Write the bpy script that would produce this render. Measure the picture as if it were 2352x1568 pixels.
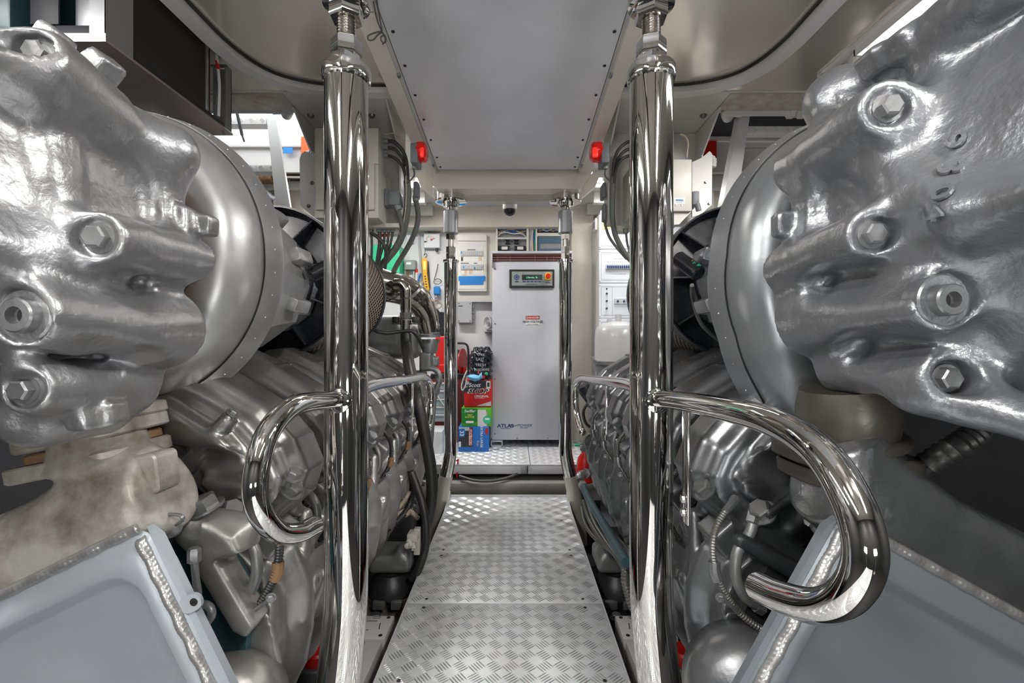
import bpy, bmesh, math, random
import numpy as np
from mathutils import Vector, Matrix
random.seed(7)
SC = bpy.context.scene
COL = SC.collection
for _o in list(bpy.data.objects):
    bpy.data.objects.remove(_o, do_unlink=True)
PI = math.pi

# ---------------------------------------------------------------- camera
CX, CZ = 0.033, 0.933            # eye: a hand's width right of the walkway's middle
F = 1080.0                       # focal length in pixels of the 2352 wide frame
cam_d = bpy.data.cameras.new('camera')
cam = bpy.data.objects.new('camera', cam_d); COL.objects.link(cam)
cam_d.sensor_width = 36.0
cam_d.lens = F / 2352 * 36.0
cam_d.shift_x = -4 / 2352
cam_d.shift_y = 4 / 2352
cam_d.clip_start = 0.02
cam.location = (CX, 0, CZ)
cam.rotation_euler = (PI / 2, 0, 0)
SC.camera = cam
cam_d.dof.use_dof = False

# ---------------------------------------------------------------- world, exposure, lamps
SC.view_settings.view_transform = 'Standard'
SC.view_settings.look = 'None'
SC.view_settings.gamma = 1.0
SC.view_settings.use_curve_mapping = False
SC.view_settings.exposure = 0.1
w = bpy.data.worlds.new('sky'); SC.world = w; w.use_nodes = True
wn = w.node_tree; wn.nodes.clear()
wo = wn.nodes.new('ShaderNodeOutputWorld'); wb = wn.nodes.new('ShaderNodeBackground')
wb.inputs[0].default_value = (0.93, 0.96, 1.0, 1); wb.inputs[1].default_value = 3.0
wn.links.new(wb.outputs[0], wo.inputs[0])

def area(name, loc, size, power, rot=(0, 0, 0), color=(1, 1, 1)):
    l = bpy.data.lights.new(name, 'AREA'); l.shape = 'RECTANGLE'
    l.size, l.size_y = size; l.energy = power; l.color = color
    o = bpy.data.objects.new(name, l); COL.objects.link(o)
    o.location = loc; o.rotation_euler = rot
    return o
# the tubes of the ceiling fixtures (fixtures themselves are built further down)
LAMPS = [(-1.62, .25, 2.03, 0.14, 1.1, 48), (1.42, 1.2, 2.03, 0.14, 1.1, 42),
         (-0.72, -0.55, 2.0, 0.14, 1.0, 34), (0.76, -0.55, 2.0, 0.14, 1.0, 34),
         (-0.85, 3.15, 2.02, 0.7, 0.14, 34), (0.80, 3.15, 2.02, 0.5, 0.14, 17)]
LAMP_LIGHTS = []
# added fill: two unseen lamps behind the viewer, tilted up (stands built further down)
FILL = [(-.62, -1.15, .55), (.66, -1.15, .55)]
for (x, y, z) in FILL:
    area('fill_lamp_light', (x, y + .045, z + .02), (.42, .24), 14, rot=(math.radians(155), 0, 0), color=(1, .99, .97))
for i, (x, y, z, sx, sy, p) in enumerate(LAMPS):
    LAMP_LIGHTS.append(area('ceiling_lamp_light', (x, y, z - 0.012), (sx, sy), p, color=(1.0, 0.98, 0.95)))

# ---------------------------------------------------------------- maths
def P(px, py, d):
    """the place in the room seen at photo pixel px,py at distance d along the walkway"""
    return Vector((CX + (px - 1180) / F * d, d, CZ - (py - 788) / F * d))
V = Vector

# ---------------------------------------------------------------- materials
MATS = {}
def mat(name, col, metal=0.0, rough=0.5, bump=0.0, bscale=200.0, var=0.0, vscale=6.0, col2=None, spec=0.5,
        coat=0.0, emit=None, estr=0.0, trans=0.0, alpha=1.0, rvar=0.0, detail=4.0, stretch=None, bdist=0.002, vdetail=8):
    m = bpy.data.materials.new(name); m.use_nodes = True
    nt = m.node_tree; b = nt.nodes['Principled BSDF']
    b.inputs['Base Color'].default_value = (*col, 1)
    b.inputs['Metallic'].default_value = metal
    b.inputs['Roughness'].default_value = rough
    b.inputs['Specular IOR Level'].default_value = spec
    b.inputs['Coat Weight'].default_value = coat
    b.inputs['Transmission Weight'].default_value = trans
    if emit:
        b.inputs['Emission Color'].default_value = (*emit, 1); b.inputs['Emission Strength'].default_value = estr
    tc = nt.nodes.new('ShaderNodeTexCoord'); src = tc.outputs['Object']
    if stretch:
        mp = nt.nodes.new('ShaderNodeMapping'); mp.inputs['Scale'].default_value = stretch
        nt.links.new(src, mp.inputs[0]); src = mp.outputs[0]
    if var > 0:
        n = nt.nodes.new('ShaderNodeTexNoise'); n.inputs['Scale'].default_value = vscale
        n.inputs['Detail'].default_value = vdetail; n.inputs['Roughness'].default_value = .62
        nt.links.new(src, n.inputs['Vector'])
        r = nt.nodes.new('ShaderNodeValToRGB')
        r.color_ramp.elements[0].position = 0.38; r.color_ramp.elements[1].position = 0.68
        nt.links.new(n.outputs['Fac'], r.inputs[0])
        mx = nt.nodes.new('ShaderNodeMix'); mx.data_type = 'RGBA'
        c2 = col2 if col2 else tuple(c * 0.55 for c in col)
        mx.inputs[6].default_value = (*col, 1); mx.inputs[7].default_value = (*c2, 1)
        ml = nt.nodes.new('ShaderNodeMath'); ml.operation = 'MULTIPLY'; ml.inputs[1].default_value = var
        nt.links.new(r.outputs[0], ml.inputs[0]); nt.links.new(ml.outputs[0], mx.inputs[0])
        nt.links.new(mx.outputs[2], b.inputs['Base Color'])
    if rvar > 0:
        n = nt.nodes.new('ShaderNodeTexNoise'); n.inputs['Scale'].default_value = vscale * 2.3
        n.inputs['Detail'].default_value = 5
        nt.links.new(src, n.inputs['Vector'])
        mr = nt.nodes.new('ShaderNodeMapRange')
        mr.inputs[3].default_value = max(0.0, rough - rvar); mr.inputs[4].default_value = min(1.0, rough + rvar)
        nt.links.new(n.outputs['Fac'], mr.inputs[0]); nt.links.new(mr.outputs[0], b.inputs['Roughness'])
    if bump > 0:
        n = nt.nodes.new('ShaderNodeTexNoise'); n.inputs['Scale'].default_value = bscale
        n.inputs['Detail'].default_value = detail
        nt.links.new(src, n.inputs['Vector'])
        bp = nt.nodes.new('ShaderNodeBump'); bp.inputs['Strength'].default_value = bump
        bp.inputs['Distance'].default_value = bdist
        nt.links.new(n.outputs['Fac'], bp.inputs['Height']); nt.links.new(bp.outputs[0], b.inputs['Normal'])
    MATS[name] = m
    return m

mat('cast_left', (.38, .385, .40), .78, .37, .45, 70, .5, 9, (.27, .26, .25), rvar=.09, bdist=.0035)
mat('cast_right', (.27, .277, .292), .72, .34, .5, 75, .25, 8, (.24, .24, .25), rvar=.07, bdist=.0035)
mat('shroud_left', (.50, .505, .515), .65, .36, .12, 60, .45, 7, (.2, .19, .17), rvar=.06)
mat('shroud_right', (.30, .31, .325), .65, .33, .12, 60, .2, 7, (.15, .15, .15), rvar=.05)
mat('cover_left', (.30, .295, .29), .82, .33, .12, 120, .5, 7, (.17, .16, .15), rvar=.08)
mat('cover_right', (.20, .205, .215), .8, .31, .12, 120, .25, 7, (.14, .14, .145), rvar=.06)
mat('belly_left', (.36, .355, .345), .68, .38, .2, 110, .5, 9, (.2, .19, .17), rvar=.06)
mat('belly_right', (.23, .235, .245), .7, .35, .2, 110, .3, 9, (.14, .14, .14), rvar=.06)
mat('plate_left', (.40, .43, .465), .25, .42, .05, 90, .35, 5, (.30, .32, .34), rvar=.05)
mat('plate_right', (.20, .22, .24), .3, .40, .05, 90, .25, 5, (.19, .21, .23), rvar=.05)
mat('weld', (.48, .48, .48), .7, .33, .3, 160, .35, 25, (.25, .23, .2))
mat('dirty_light', (.47, .455, .42), .3, .45, .3, 90, .9, 11, (.13, .088, .052), rvar=.08)
mat('tank_right', (.25, .255, .265), .82, .30, .4, 75, .4, 8, (.08, .08, .085), rvar=.08, bdist=.003)
mat('olive_cast', (.085, .08, .068), .45, .38, .25, 90, .5, 9, (.05, .048, .042))
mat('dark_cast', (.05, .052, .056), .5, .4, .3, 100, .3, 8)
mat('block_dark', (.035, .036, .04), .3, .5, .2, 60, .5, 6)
mat('engine_grey', (.24, .245, .25), .5, .4, .2, 100, .4, 9, (.11, .11, .105))
mat('bolt_grey', (.25, .253, .258), .7, .36, .15, 150, .3, 40)
mat('rust', (.23, .13, .06), .1, .7, .3, 120, .6, 30, (.10, .06, .035))
mat('chrome', (.70, .685, .66), 1.0, .04, .018, 40, stretch=(1, 1, .03), bdist=.004, detail=2)
mat('chrome_soft', (.74, .73, .71), 1.0, .13, .05, 300, stretch=(1, 1, .1))
mat('chrome_thread', (.5, .47, .42), 1.0, .22)
mat('stainless', (.52, .48, .43), 1.0, .13, .05, 60, .2, 12)
mat('white_paint', (.70, .69, .665), 0, .42, .05, 60, .22, 4, (.58, .56, .52))
mat('white_wall', (.80, .81, .83), 0, .55, .05, 50, .15, 3, (.70, .71, .72))
mat('cream', (.71, .67, .585), 0, .38, .04, 80, .12, 3, (.65, .6, .5))
mat('cream_light', (.80, .775, .71), 0, .35, .03, 80, .08, 4)
mat('beam_grey', (.52, .51, .485), 0, .4, .04, 60, .2, 4)
mat('box_cream', (.58, .56, .50), 0, .42, .08, 260, .1, 6)
mat('rim_white', (.74, .73, .72), 0, .38)
mat('deck_sheet', (.84, .80, .745), .62, .17, .35, 3.2, .6, 1.6, (.60, .54, .47), rvar=.08, detail=2, bdist=.01, vdetail=1.5)
mat('wall_dark', (.05, .052, .055), 0, .5, .1, 8, .5, 3, (.02, .02, .02))
mat('tray_sheet', (.74, .75, .78), .2, .34, .05, 12, .6, 1.8, (.52, .53, .55), rvar=.08, vdetail=3)
mat('tread_plate', (.76, .775, .80), .2, .38, .06, 60, .3, 7, (.62, .625, .635), rvar=.06)
mat('tread_bar', (.76, .77, .79), .7, .24)
mat('cabinet_grey', (.50, .505, .545), 0, .32, .12, 420, .08, 3, bdist=.0006)
mat('rack_white', (.72, .745, .80), 0, .35)
mat('rack_side', (.60, .60, .56), 0, .4)
mat('black_plastic', (.012, .013, .017), 0, .28, .05, 60, .3, 12, (.03, .035, .045), rvar=.1)
mat('black', (.012, .012, .012), 0, .45)
mat('rubber', (.022, .022, .022), 0, .42, .1, 200)
mat('hose_grey', (.10, .10, .095), .1, .45)
mat('cable', (.045, .045, .042), 0, .5)
mat('cable_grey', (.13, .135, .125), 0, .55)
mat('corr_grey', (.17, .17, .16), .55, .35)
mat('corr_cream', (.50, .43, .32), 0, .5, 0, var=.5, vscale=30, col2=(.25, .18, .1))
mat('teal_hose', (.02, .085, .10), 0, .42, .1, 90, .6, 20, (.05, .055, .05))
mat('mesh_brown', (.50, .41, .32), .3, .5)
mat('yellow', (.85, .44, .01), 0, .4)
mat('yellow_led', (.95, .9, .2), 0, .4)
mat('red', (.62, .012, .008), 0, .35)
mat('red_dark', (.16, .012, .012), 0, .4)
mat('red_lens', (.75, .012, .008), 0, .15, emit=(1, .005, .003), estr=.02)
mat('lens_hot', (1, .05, .03), 0, .3, emit=(1, .008, .004), estr=.45)
mat('orange', (.95, .13, .02), 0, .5)
mat('green_plastic', (.03, .55, .27), 0, .45)
mat('carton_green', (.10, .44, .02), 0, .45)
mat('carton_green_dark', (.01, .24, .03), 0, .45)
mat('blue_tape', (.005, .22, .62), 0, .5, .2, 90)
mat('blue', (.01, .16, .55), 0, .4)
mat('cloth_blue', (.17, .47, .72), 0, .8, .3, 120)
mat('brown_grille', (.17, .075, .065), .3, .35)
mat('copper_grille', (.48, .24, .20), .6, .3)
mat('plug_grey', (.17, .18, .195), 0, .5)
mat('box_grey', (.26, .29, .28), 0, .45)
mat('light_grey', (.50, .51, .53), 0, .4)
mat('mid_grey', (.30, .31, .33), 0, .45)
mat('ink', (.02, .02, .025), 0, .5)
mat('ink_navy', (.01, .03, .16), 0, .5)
mat('ink_white', (.85, .85, .85), 0, .5)
mat('ink_red', (.62, .01, .01), 0, .5)
mat('paper', (.82, .80, .74), 0, .6)
mat('tan', (.72, .50, .28), 0, .6)
mat('glass_blue', (.10, .17, .24), 0, .12, spec=.6)
mat('lcd', (.02, .03, .028), 0, .15)
mat('lcd_text', (.2, .8, .5), 0, .5, emit=(.25, 1, .6), estr=.7)
mat('alum', (.42, .43, .445), .8, .42, .08, 60, .2, 8, stretch=(1, 1, .15))
mat('alum_pink', (.47, .41, .385), .75, .32, .05, 30, .25, 5, (.36, .32, .3))
mat('dark_mesh', (.022, .021, .020), .1, .6, .8, 500, bdist=.002)
mat('rust_stain', (.56, .54, .50), 0, .6, .2, 50, .75, 14, (.30, .19, .12))
mat('hull_grey', (.33, .33, .31), 0, .4, .1, 60, .5, 8, (.18, .175, .16))
mat('bilge', (.022, .022, .023), .1, .55, .3, 20, .5, 5, (.01, .01, .01))
mat('box_white', (.62, .62, .605), 0, .45, .08, 200, .2, 10, (.52, .51, .49))
mat('bucket_grey', (.10, .105, .11), .2, .4)
mat('clear_plastic', (.72, .73, .72), 0, .3)
mat('drawer_blue', (.30, .36, .40), 0, .35)
mat('lamp_tube', (1, 1, 1), 0, .5, emit=(1, .99, .96), estr=9.0)
mat('sticker_blue', (.01, .22, .62), 0, .5)
mat('hatch_dark', (.025, .026, .033), 0, .55, .1, 40)
mat('tank_white', (.52, .525, .53), 0, .28)
mat('sleeve', (.63, .60, .54), .3, .35, .06, 80, .4, 8, (.45, .42, .36))

# ---------------------------------------------------------------- mesh making
class MB:
    """collects vertices and faces of one piece"""
    def __init__(s): s.v = []; s.f = []
    def add(s, vf):
        v, f = (vf.v, vf.f) if isinstance(vf, MB) else vf
        o = len(s.v)
        s.v.extend([tuple(p) for p in v]); s.f.extend([tuple(i + o for i in q) for q in f])
        return s
def root_of(o):
    while o.parent: o = o.parent
    return o
def obj(name, vf, material, parent=None, smooth=35):
    v, f = (vf.v, vf.f) if isinstance(vf, MB) else vf
    me = bpy.data.meshes.new(name)
    v = np.asarray(v, dtype=float).reshape(-1, 3)
    if parent is not None:
        v = v - np.array(root_of(parent).location)
        base = None
    else:
        base = np.array([(v[:, 0].min() + v[:, 0].max()) / 2, (v[:, 1].min() + v[:, 1].max()) / 2, v[:, 2].min()])
        v = v - base
    me.from_pydata(v.tolist(), [], [tuple(int(i) for i in q) for q in f])
    bm = bmesh.new(); bm.from_mesh(me)
    bmesh.ops.recalc_face_normals(bm, faces=bm.faces); bm.to_mesh(me); bm.free()
    me.materials.append(MATS[material])
    if smooth:
        me.shade_smooth()
        if smooth < 180: me.set_sharp_from_angle(angle=math.radians(smooth))
    o = bpy.data.objects.new(name, me); COL.objects.link(o)
    if parent is not None: o.parent = parent
    else: o.location = base
    return o
def thing(name, label, cat, loc=(0, 0, 0), group=None):
    o = bpy.data.objects.new(name, None); COL.objects.link(o); o.location = loc
    o.empty_display_size = .05
    o['label'] = label; o['category'] = cat
    if group: o['group'] = group
    return o
def tag(o, label, cat, group=None, kind=None):
    if label: o['label'] = label
    if cat: o['category'] = cat
    if group: o['group'] = group
    if kind: o['kind'] = kind
    return o
def struct(name, vf, material, label=None, smooth=35):
    o = obj(name, vf, material, None, smooth); o['kind'] = 'structure'
    if label: o['label'] = label
    return o

def frame(d):
    d = V(d).normalized()
    u = d.cross(V((0, 0, 1)))
    if u.length < .1: u = d.cross(V((1, 0, 0)))
    u.normalize(); return u, d.cross(u).normalized(), d
def loops(ls, cap0=True, cap1=True, close=True):
    n = len(ls[0]); v = [p for l in ls for p in l]; f = []
    for i in range(len(ls) - 1):
        for j in range(n if close else n - 1):
            k = (j + 1) % n
            f.append((i * n + j, i * n + k, (i + 1) * n + k, (i + 1) * n + j))
    if cap0: f.append(tuple(range(n - 1, -1, -1)))
    if cap1: f.append(tuple((len(ls) - 1) * n + j for j in range(n)))
    return v, f
def smoothpath(pts, sub=6):
    pts = [V(p) for p in pts]
    if len(pts) < 3: return pts
    out = []
    ext = [pts[0] * 2 - pts[1]] + pts + [pts[-1] * 2 - pts[-2]]
    for i in range(1, len(ext) - 2):
        a, b, c, d = ext[i - 1:i + 3]
        for k in range(sub):
            t = k / sub
            out.append(.5 * ((2 * b) + (c - a) * t + (2 * a - 5 * b + 4 * c - d) * t * t + (3 * b - a - 3 * c + d) * t ** 3))
    out.append(pts[-1]); return out
def resample(path, step):
    L = [0]
    for a, b in zip(path, path[1:]): L.append(L[-1] + (b - a).length)
    n = max(2, int(L[-1] / step)); out = []; j = 0
    for i in range(n + 1):
        t = L[-1] * i / n
        while j < len(path) - 2 and L[j + 1] < t: j += 1
        s = L[j + 1] - L[j]
        out.append(path[j].lerp(path[j + 1], 0 if s < 1e-9 else (t - L[j]) / s))
    return out
def tube(pts, r, n=12, sub=6, straight=False, corr=0, corr_depth=.15, step=None, caps=True):
    path = [V(p) for p in pts] if straight else smoothpath(pts, sub)
    if isinstance(r, (list, tuple)):
        m = len(r); rr = []
        for i in range(len(path)):
            t = i / (len(path) - 1) * (m - 1); k = min(int(t), m - 2)
            rr.append(r[k] + (r[k + 1] - r[k]) * (t - k))
    else: rr = [r] * len(path)
    if corr:
        path = resample(path, corr / 2)
        r0 = rr[0]; rr = [r0 * (1 if i % 2 else 1 - corr_depth) for i in range(len(path))]
    ls = []; u = None
    for i, p in enumerate(path):
        a = path[max(0, i - 1)]; b = path[min(len(path) - 1, i + 1)]
        t = (b - a).normalized()
        if u is None: u = frame(t)[0]
        u = (u - t * u.dot(t)).normalized(); w_ = t.cross(u)
        ls.append([p + (u * math.cos(q) + w_ * math.sin(q)) * rr[i] for q in (2 * PI * k / n for k in range(n))])
    return loops(ls, caps, caps)
def lathe(p0, axis, prof, n=40, rfun=None, caps=(True, True)):
    """prof: (distance along axis, radius) pairs"""
    u, w_, d = frame(axis); p0 = V(p0); ls = []
    for a, r in prof:
        l = []
        for k in range(n):
            q = 2 * PI * k / n; dirv = u * math.cos(q) + w_ * math.sin(q)
            rr = r * (rfun(dirv) if rfun else 1)
            l.append(p0 + d * a + dirv * rr)
        ls.append(l)
    return loops(ls, caps[0], caps[1])
def cyl(a, b, r, r2=None, n=24, bev=0):
    a = V(a); b = V(b); L = (b - a).length; r2 = r if r2 is None else r2
    if bev: return lathe(a, b - a, [(0, r - bev), (bev, r), (L - bev, r2), (L, r2 - bev)], n)
    return lathe(a, b - a, [(0, r), (L, r2)], n)
def box(c, size, bev=.003, rot=None, seg=2):
    bm = bmesh.new(); bmesh.ops.create_cube(bm, size=1.0)
    for v_ in bm.verts: v_.co = V((v_.co.x * size[0], v_.co.y * size[1], v_.co.z * size[2]))
    if bev > 0:
        bmesh.ops.bevel(bm, geom=bm.edges[:], offset=min(bev, min(size) * .45), segments=seg, affect='EDGES', profile=.5)
    M = Matrix.Translation(V(c)) @ (rot.to_4x4() if rot else Matrix())
    bm.verts.ensure_lookup_table(); bm.verts.index_update()
    r_ = ([M @ v_.co for v_ in bm.verts], [tuple(v_.index for v_ in f.verts) for f in bm.faces]); bm.free()
    return r_
def bx(x0, x1, y0, y1, z0, z1, bev=.003):
    return box(((x0 + x1) / 2, (y0 + y1) / 2, (z0 + z1) / 2), (abs(x1 - x0), abs(y1 - y0), abs(z1 - z0)), bev)
def prism(poly, off):
    """flat polygon (3D points) pushed along off"""
    off = V(off); return loops([[V(p) for p in poly], [V(p) + off for p in poly]])
def xz(poly, y0, y1):
    return prism([(x, y0, z) for x, z in poly], (0, y1 - y0, 0))
def hexbolt(p, axis, r, h, washer=True, n=6, turn=0):
    u, w_, d = frame(axis); p = V(p); m = MB()
    def ring(a, rr, k): return [p + d * a + (u * math.cos(2 * PI * j / k + turn) + w_ * math.sin(2 * PI * j / k + turn)) * rr for j in range(k)]
    if washer: m.add(loops([ring(0, r * 1.3, 20), ring(h * .16, r * 1.3, 20)]))
    m.add(loops([ring(0, r, n), ring(h * .86, r, n), ring(h, r * .82, n)]))
    return m
def rrect(c, u, v_, w_, h, r, k=5):
    """rounded rectangle loop; c centre, u v unit vectors"""
    c, u, v_ = V(c), V(u), V(v_); out = []
    for (sx, sy, a0) in ((1, 1, 0), (-1, 1, PI / 2), (-1, -1, PI), (1, -1, 1.5 * PI)):
        for j in range(k + 1):
            a = a0 + PI / 2 * j / k
            out.append(c + u * (sx * (w_ / 2 - r) + r * math.cos(a)) + v_ * (sy * (h / 2 - r) + r * math.sin(a)))
    return out
def slab(c, u, v_, w_, h, r, t, n, bev=.0015):
    """rounded slab: front face centre c, thickness t against normal n"""
    c, n = V(c), V(n).normalized()
    return loops([rrect(c - n * t, u, v_, w_, h, r), rrect(c - n * bev, u, v_, w_, h, r), rrect(c, u, v_, w_ - 2 * bev, h - 2 * bev, max(r - bev, .0002))])
X, Y, Z = V((1, 0, 0)), V((0, 1, 0)), V((0, 0, 1))
def fslab(x0, x1, z0, z1, y, t, r=.004, bev=.0015):
    """slab facing the camera (its face at depth y, body behind)"""
    return slab(((x0 + x1) / 2, y, (z0 + z1) / 2), X, Z, abs(x1 - x0), abs(z1 - z0), r, t, -Y, bev)
def pslab(px0, py0, px1, py1, d, t, r=.004, bev=.0012):
    a = P(px0, py0, d); b = P(px1, py1, d)
    return fslab(a.x, b.x, b.z, a.z, d, t, r, bev)
def text(s, c, h, material, parent, name='lettering', right=X, up=Z, ext=.0006, shear=0, bold=0, wid=1.0, align='CENTER'):
    cu = bpy.data.curves.new('t', 'FONT'); cu.body = s; cu.size = 1; cu.extrude = 0; cu.shear = shear
    cu.align_x = align; cu.align_y = 'CENTER'; cu.offset = bold; cu.resolution_u = 3
    o = bpy.data.objects.new('t', cu); COL.objects.link(o)
    me = o.to_mesh(); right = V(right).normalized(); up = V(up).normalized(); n = right.cross(up)
    vs = [v_.co.copy() for v_ in me.vertices]; fs = [tuple(p.vertices) for p in me.polygons]
    o.to_mesh_clear(); bpy.data.objects.remove(o); bpy.data.curves.remove(cu)
    sc = h / .7
    c = V(c); k = len(vs)
    v = [c + right * (q.x * sc * wid) + up * (q.y * sc) for q in vs] + [c + right * (q.x * sc * wid) + up * (q.y * sc) + n * ext for q in vs]
    f = list(fs) + [tuple(i + k for i in q) for q in fs]
    cnt = {}
    for q in fs:
        for a, b in zip(q, q[1:] + q[:1]): cnt[(a, b)] = 1
    for (a, b) in cnt:
        if (b, a) not in cnt: f.append((a, b, b + k, a + k))
    if parent is None: return v, f
    return obj(name, (v, f), material, parent, 0)

# ---------------------------------------------------------------- cast shapes: distance fields turned into meshes
class Cast:
    def __init__(s, lo, hi, h):
        s.lo = np.array(lo, float); s.h = h
        n = [int((b - a) / h) + 1 for a, b in zip(lo, hi)]
        s.X = (lo[0] + h * np.arange(n[0], dtype=np.float32))[:, None, None]
        s.Y = (lo[1] + h * np.arange(n[1], dtype=np.float32))[None, :, None]
        s.Z = (lo[2] + h * np.arange(n[2], dtype=np.float32))[None, None, :]
        s.D = np.full(n, 9.0, np.float32)
    def add(s, d, k=.02):
        if k <= 0: s.D = np.minimum(s.D, d); return s
        q = np.maximum(k - np.abs(s.D - d), 0) / k
        s.D = np.minimum(s.D, d) - q * q * k * .25; return s
    def cut(s, d, k=.01):
        a = s.D; b = -d
        if k <= 0: s.D = np.maximum(a, b); return s
        q = np.maximum(k - np.abs(a - b), 0) / k
        s.D = np.maximum(a, b) + q * q * k * .25; return s
    def ball(s, c, r):
        r = (r, r, r) if np.isscalar(r) else r
        m = min(r)
        q = np.sqrt(((s.X - c[0]) / r[0]) ** 2 + ((s.Y - c[1]) / r[1]) ** 2 + ((s.Z - c[2]) / r[2]) ** 2)
        return (q - 1) * m
    def cone(s, a, b, ra, rb, rnd=True):
        a = np.array(a, float); b = np.array(b, float); ab = b - a; L = np.linalg.norm(ab); d = ab / L
        t = (s.X - a[0]) * d[0] + (s.Y - a[1]) * d[1] + (s.Z - a[2]) * d[2]
        q2 = (s.X - a[0]) ** 2 + (s.Y - a[1]) ** 2 + (s.Z - a[2]) ** 2 - t * t
        rad = np.sqrt(np.maximum(q2, 0)); tt = np.clip(t / L, 0, 1)
        if rnd:
            ex = t - tt * L
            return np.sqrt(rad ** 2 + ex ** 2) - (ra + (rb - ra) * tt)
        dr = rad - (ra + (rb - ra) * tt); dt = np.maximum(-t, t - L)
        return np.minimum(np.maximum(dr, dt), 0) + np.sqrt(np.maximum(dr, 0) ** 2 + np.maximum(dt, 0) ** 2)
    def box(s, c, half, rot=None, r=.005):
        M = np.array(rot) if rot is not None else np.eye(3)
        dx, dy, dz = s.X - c[0], s.Y - c[1], s.Z - c[2]; q = []
        for i in range(3):
            q.append(np.abs(M[0][i] * dx + M[1][i] * dy + M[2][i] * dz) - (half[i] - r))
        return np.sqrt(sum(np.maximum(a, 0) ** 2 for a in q)) + np.minimum(np.maximum(np.maximum(q[0], q[1]), q[2]), 0) - r
    def ringy(s, c, R, r, sq=1.0):
        rad = np.sqrt((s.X - c[0]) ** 2 + (s.Z - c[2]) ** 2) - R
        return np.sqrt(rad ** 2 + ((s.Y - c[1]) / sq) ** 2) - r
    def cyly(s, c, R, y0, y1):
        rad = np.sqrt((s.X - c[0]) ** 2 + (s.Z - c[1]) ** 2) - R
        dy = np.maximum(y0 - s.Y, s.Y - y1)
        return np.minimum(np.maximum(rad, dy), 0) + np.sqrt(np.maximum(rad, 0) ** 2 + np.maximum(dy, 0) ** 2)
    def poly(s, pts):
        """2D distance in XZ to a polygon"""
        x = s.X[:, 0, :]; z = s.Z[:, 0, :]; x, z = np.broadcast_arrays(x, z)
        d = np.full(x.shape, 9.0); sg = np.ones(x.shape); n = len(pts)
        for i in range(n):
            ax, az = pts[i]; bx_, bz = pts[i - 1]
            ex, ez = bx_ - ax, bz - az; wx, wz = x - ax, z - az
            t = np.clip((wx * ex + wz * ez) / (ex * ex + ez * ez), 0, 1)
            d = np.minimum(d, (wx - ex * t) ** 2 + (wz - ez * t) ** 2)
            c1 = z >= az; c2 = z < bz; c3 = ex * wz > ez * wx
            sg = np.where((c1 & c2 & c3) | (~c1 & ~c2 & ~c3), -sg, sg)
        return (np.sqrt(d) * sg)[:, None, :].astype(np.float32)
    def ext(s, d2, y0, y1, r=.02, grow=None):
        dy = np.maximum(y0 - s.Y, s.Y - y1) + r; a = d2 + r
        return np.minimum(np.maximum(a, dy), 0) + np.sqrt(np.maximum(a, 0) ** 2 + np.maximum(dy, 0) ** 2) - r
    def mesh(s):
        D = s.D.copy()
        for ax in range(3):
            sl = [slice(None)] * 3
            sl[ax] = 0; D[tuple(sl)] = np.maximum(D[tuple(sl)], s.h * .5)
            sl[ax] = -1; D[tuple(sl)] = np.maximum(D[tuple(sl)], s.h * .5)
        return surfnet(D, s.lo, s.h)
def surfnet(D, lo, h):
    S = D < 0; n = np.array(D.shape); c = n - 1
    cnt = np.zeros(c, np.float32); acc = np.zeros((3, *c), np.float32)
    for ax in range(3):
        o1, o2 = [a for a in range(3) if a != ax]
        for i in (0, 1):
            for j in (0, 1):
                sl = [None] * 3; sl2 = [None] * 3
                sl[ax] = slice(0, -1); sl2[ax] = slice(1, None)
                sl[o1] = sl2[o1] = slice(i, n[o1] - 1 + i); sl[o2] = sl2[o2] = slice(j, n[o2] - 1 + j)
                a = D[tuple(sl)]; b = D[tuple(sl2)]; m = (a < 0) != (b < 0)
                t = np.where(m, a / np.where(m, a - b, 1), 0)
                cnt += m; acc[ax] += t * m; acc[o1] += i * m; acc[o2] += j * m
    act = cnt > 0; idx = np.full(c, -1, np.int64); k = int(act.sum()); idx[act] = np.arange(k)
    g = np.argwhere(act)
    v = np.stack([acc[a][act] / cnt[act] for a in range(3)], 1) + g
    v = v * h + lo; quads = []
    for ax in range(3):
        o1, o2 = [a for a in range(3) if a != ax]
        sl = [slice(1, -1)] * 3; sl2 = [slice(1, -1)] * 3
        sl[ax] = slice(0, -1); sl2[ax] = slice(1, None)
        a = S[tuple(sl)]; b = S[tuple(sl2)]; e = np.argwhere(a != b)
        if not len(e): continue
        base = e.copy(); base[:, o1] += 1; base[:, o2] += 1
        def at(i, j):
            q = base.copy(); q[:, o1] -= i; q[:, o2] -= j
            return idx[q[:, 0], q[:, 1], q[:, 2]]
        q = np.stack([at(1, 1), at(0, 1), at(0, 0), at(1, 0)], 1)
        fl = a[tuple(e.T)]
        if ax == 1: fl = ~fl
        q = np.where(fl[:, None], q, q[:, ::-1]); quads.append(q)
    return v, np.concatenate(quads)
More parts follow.
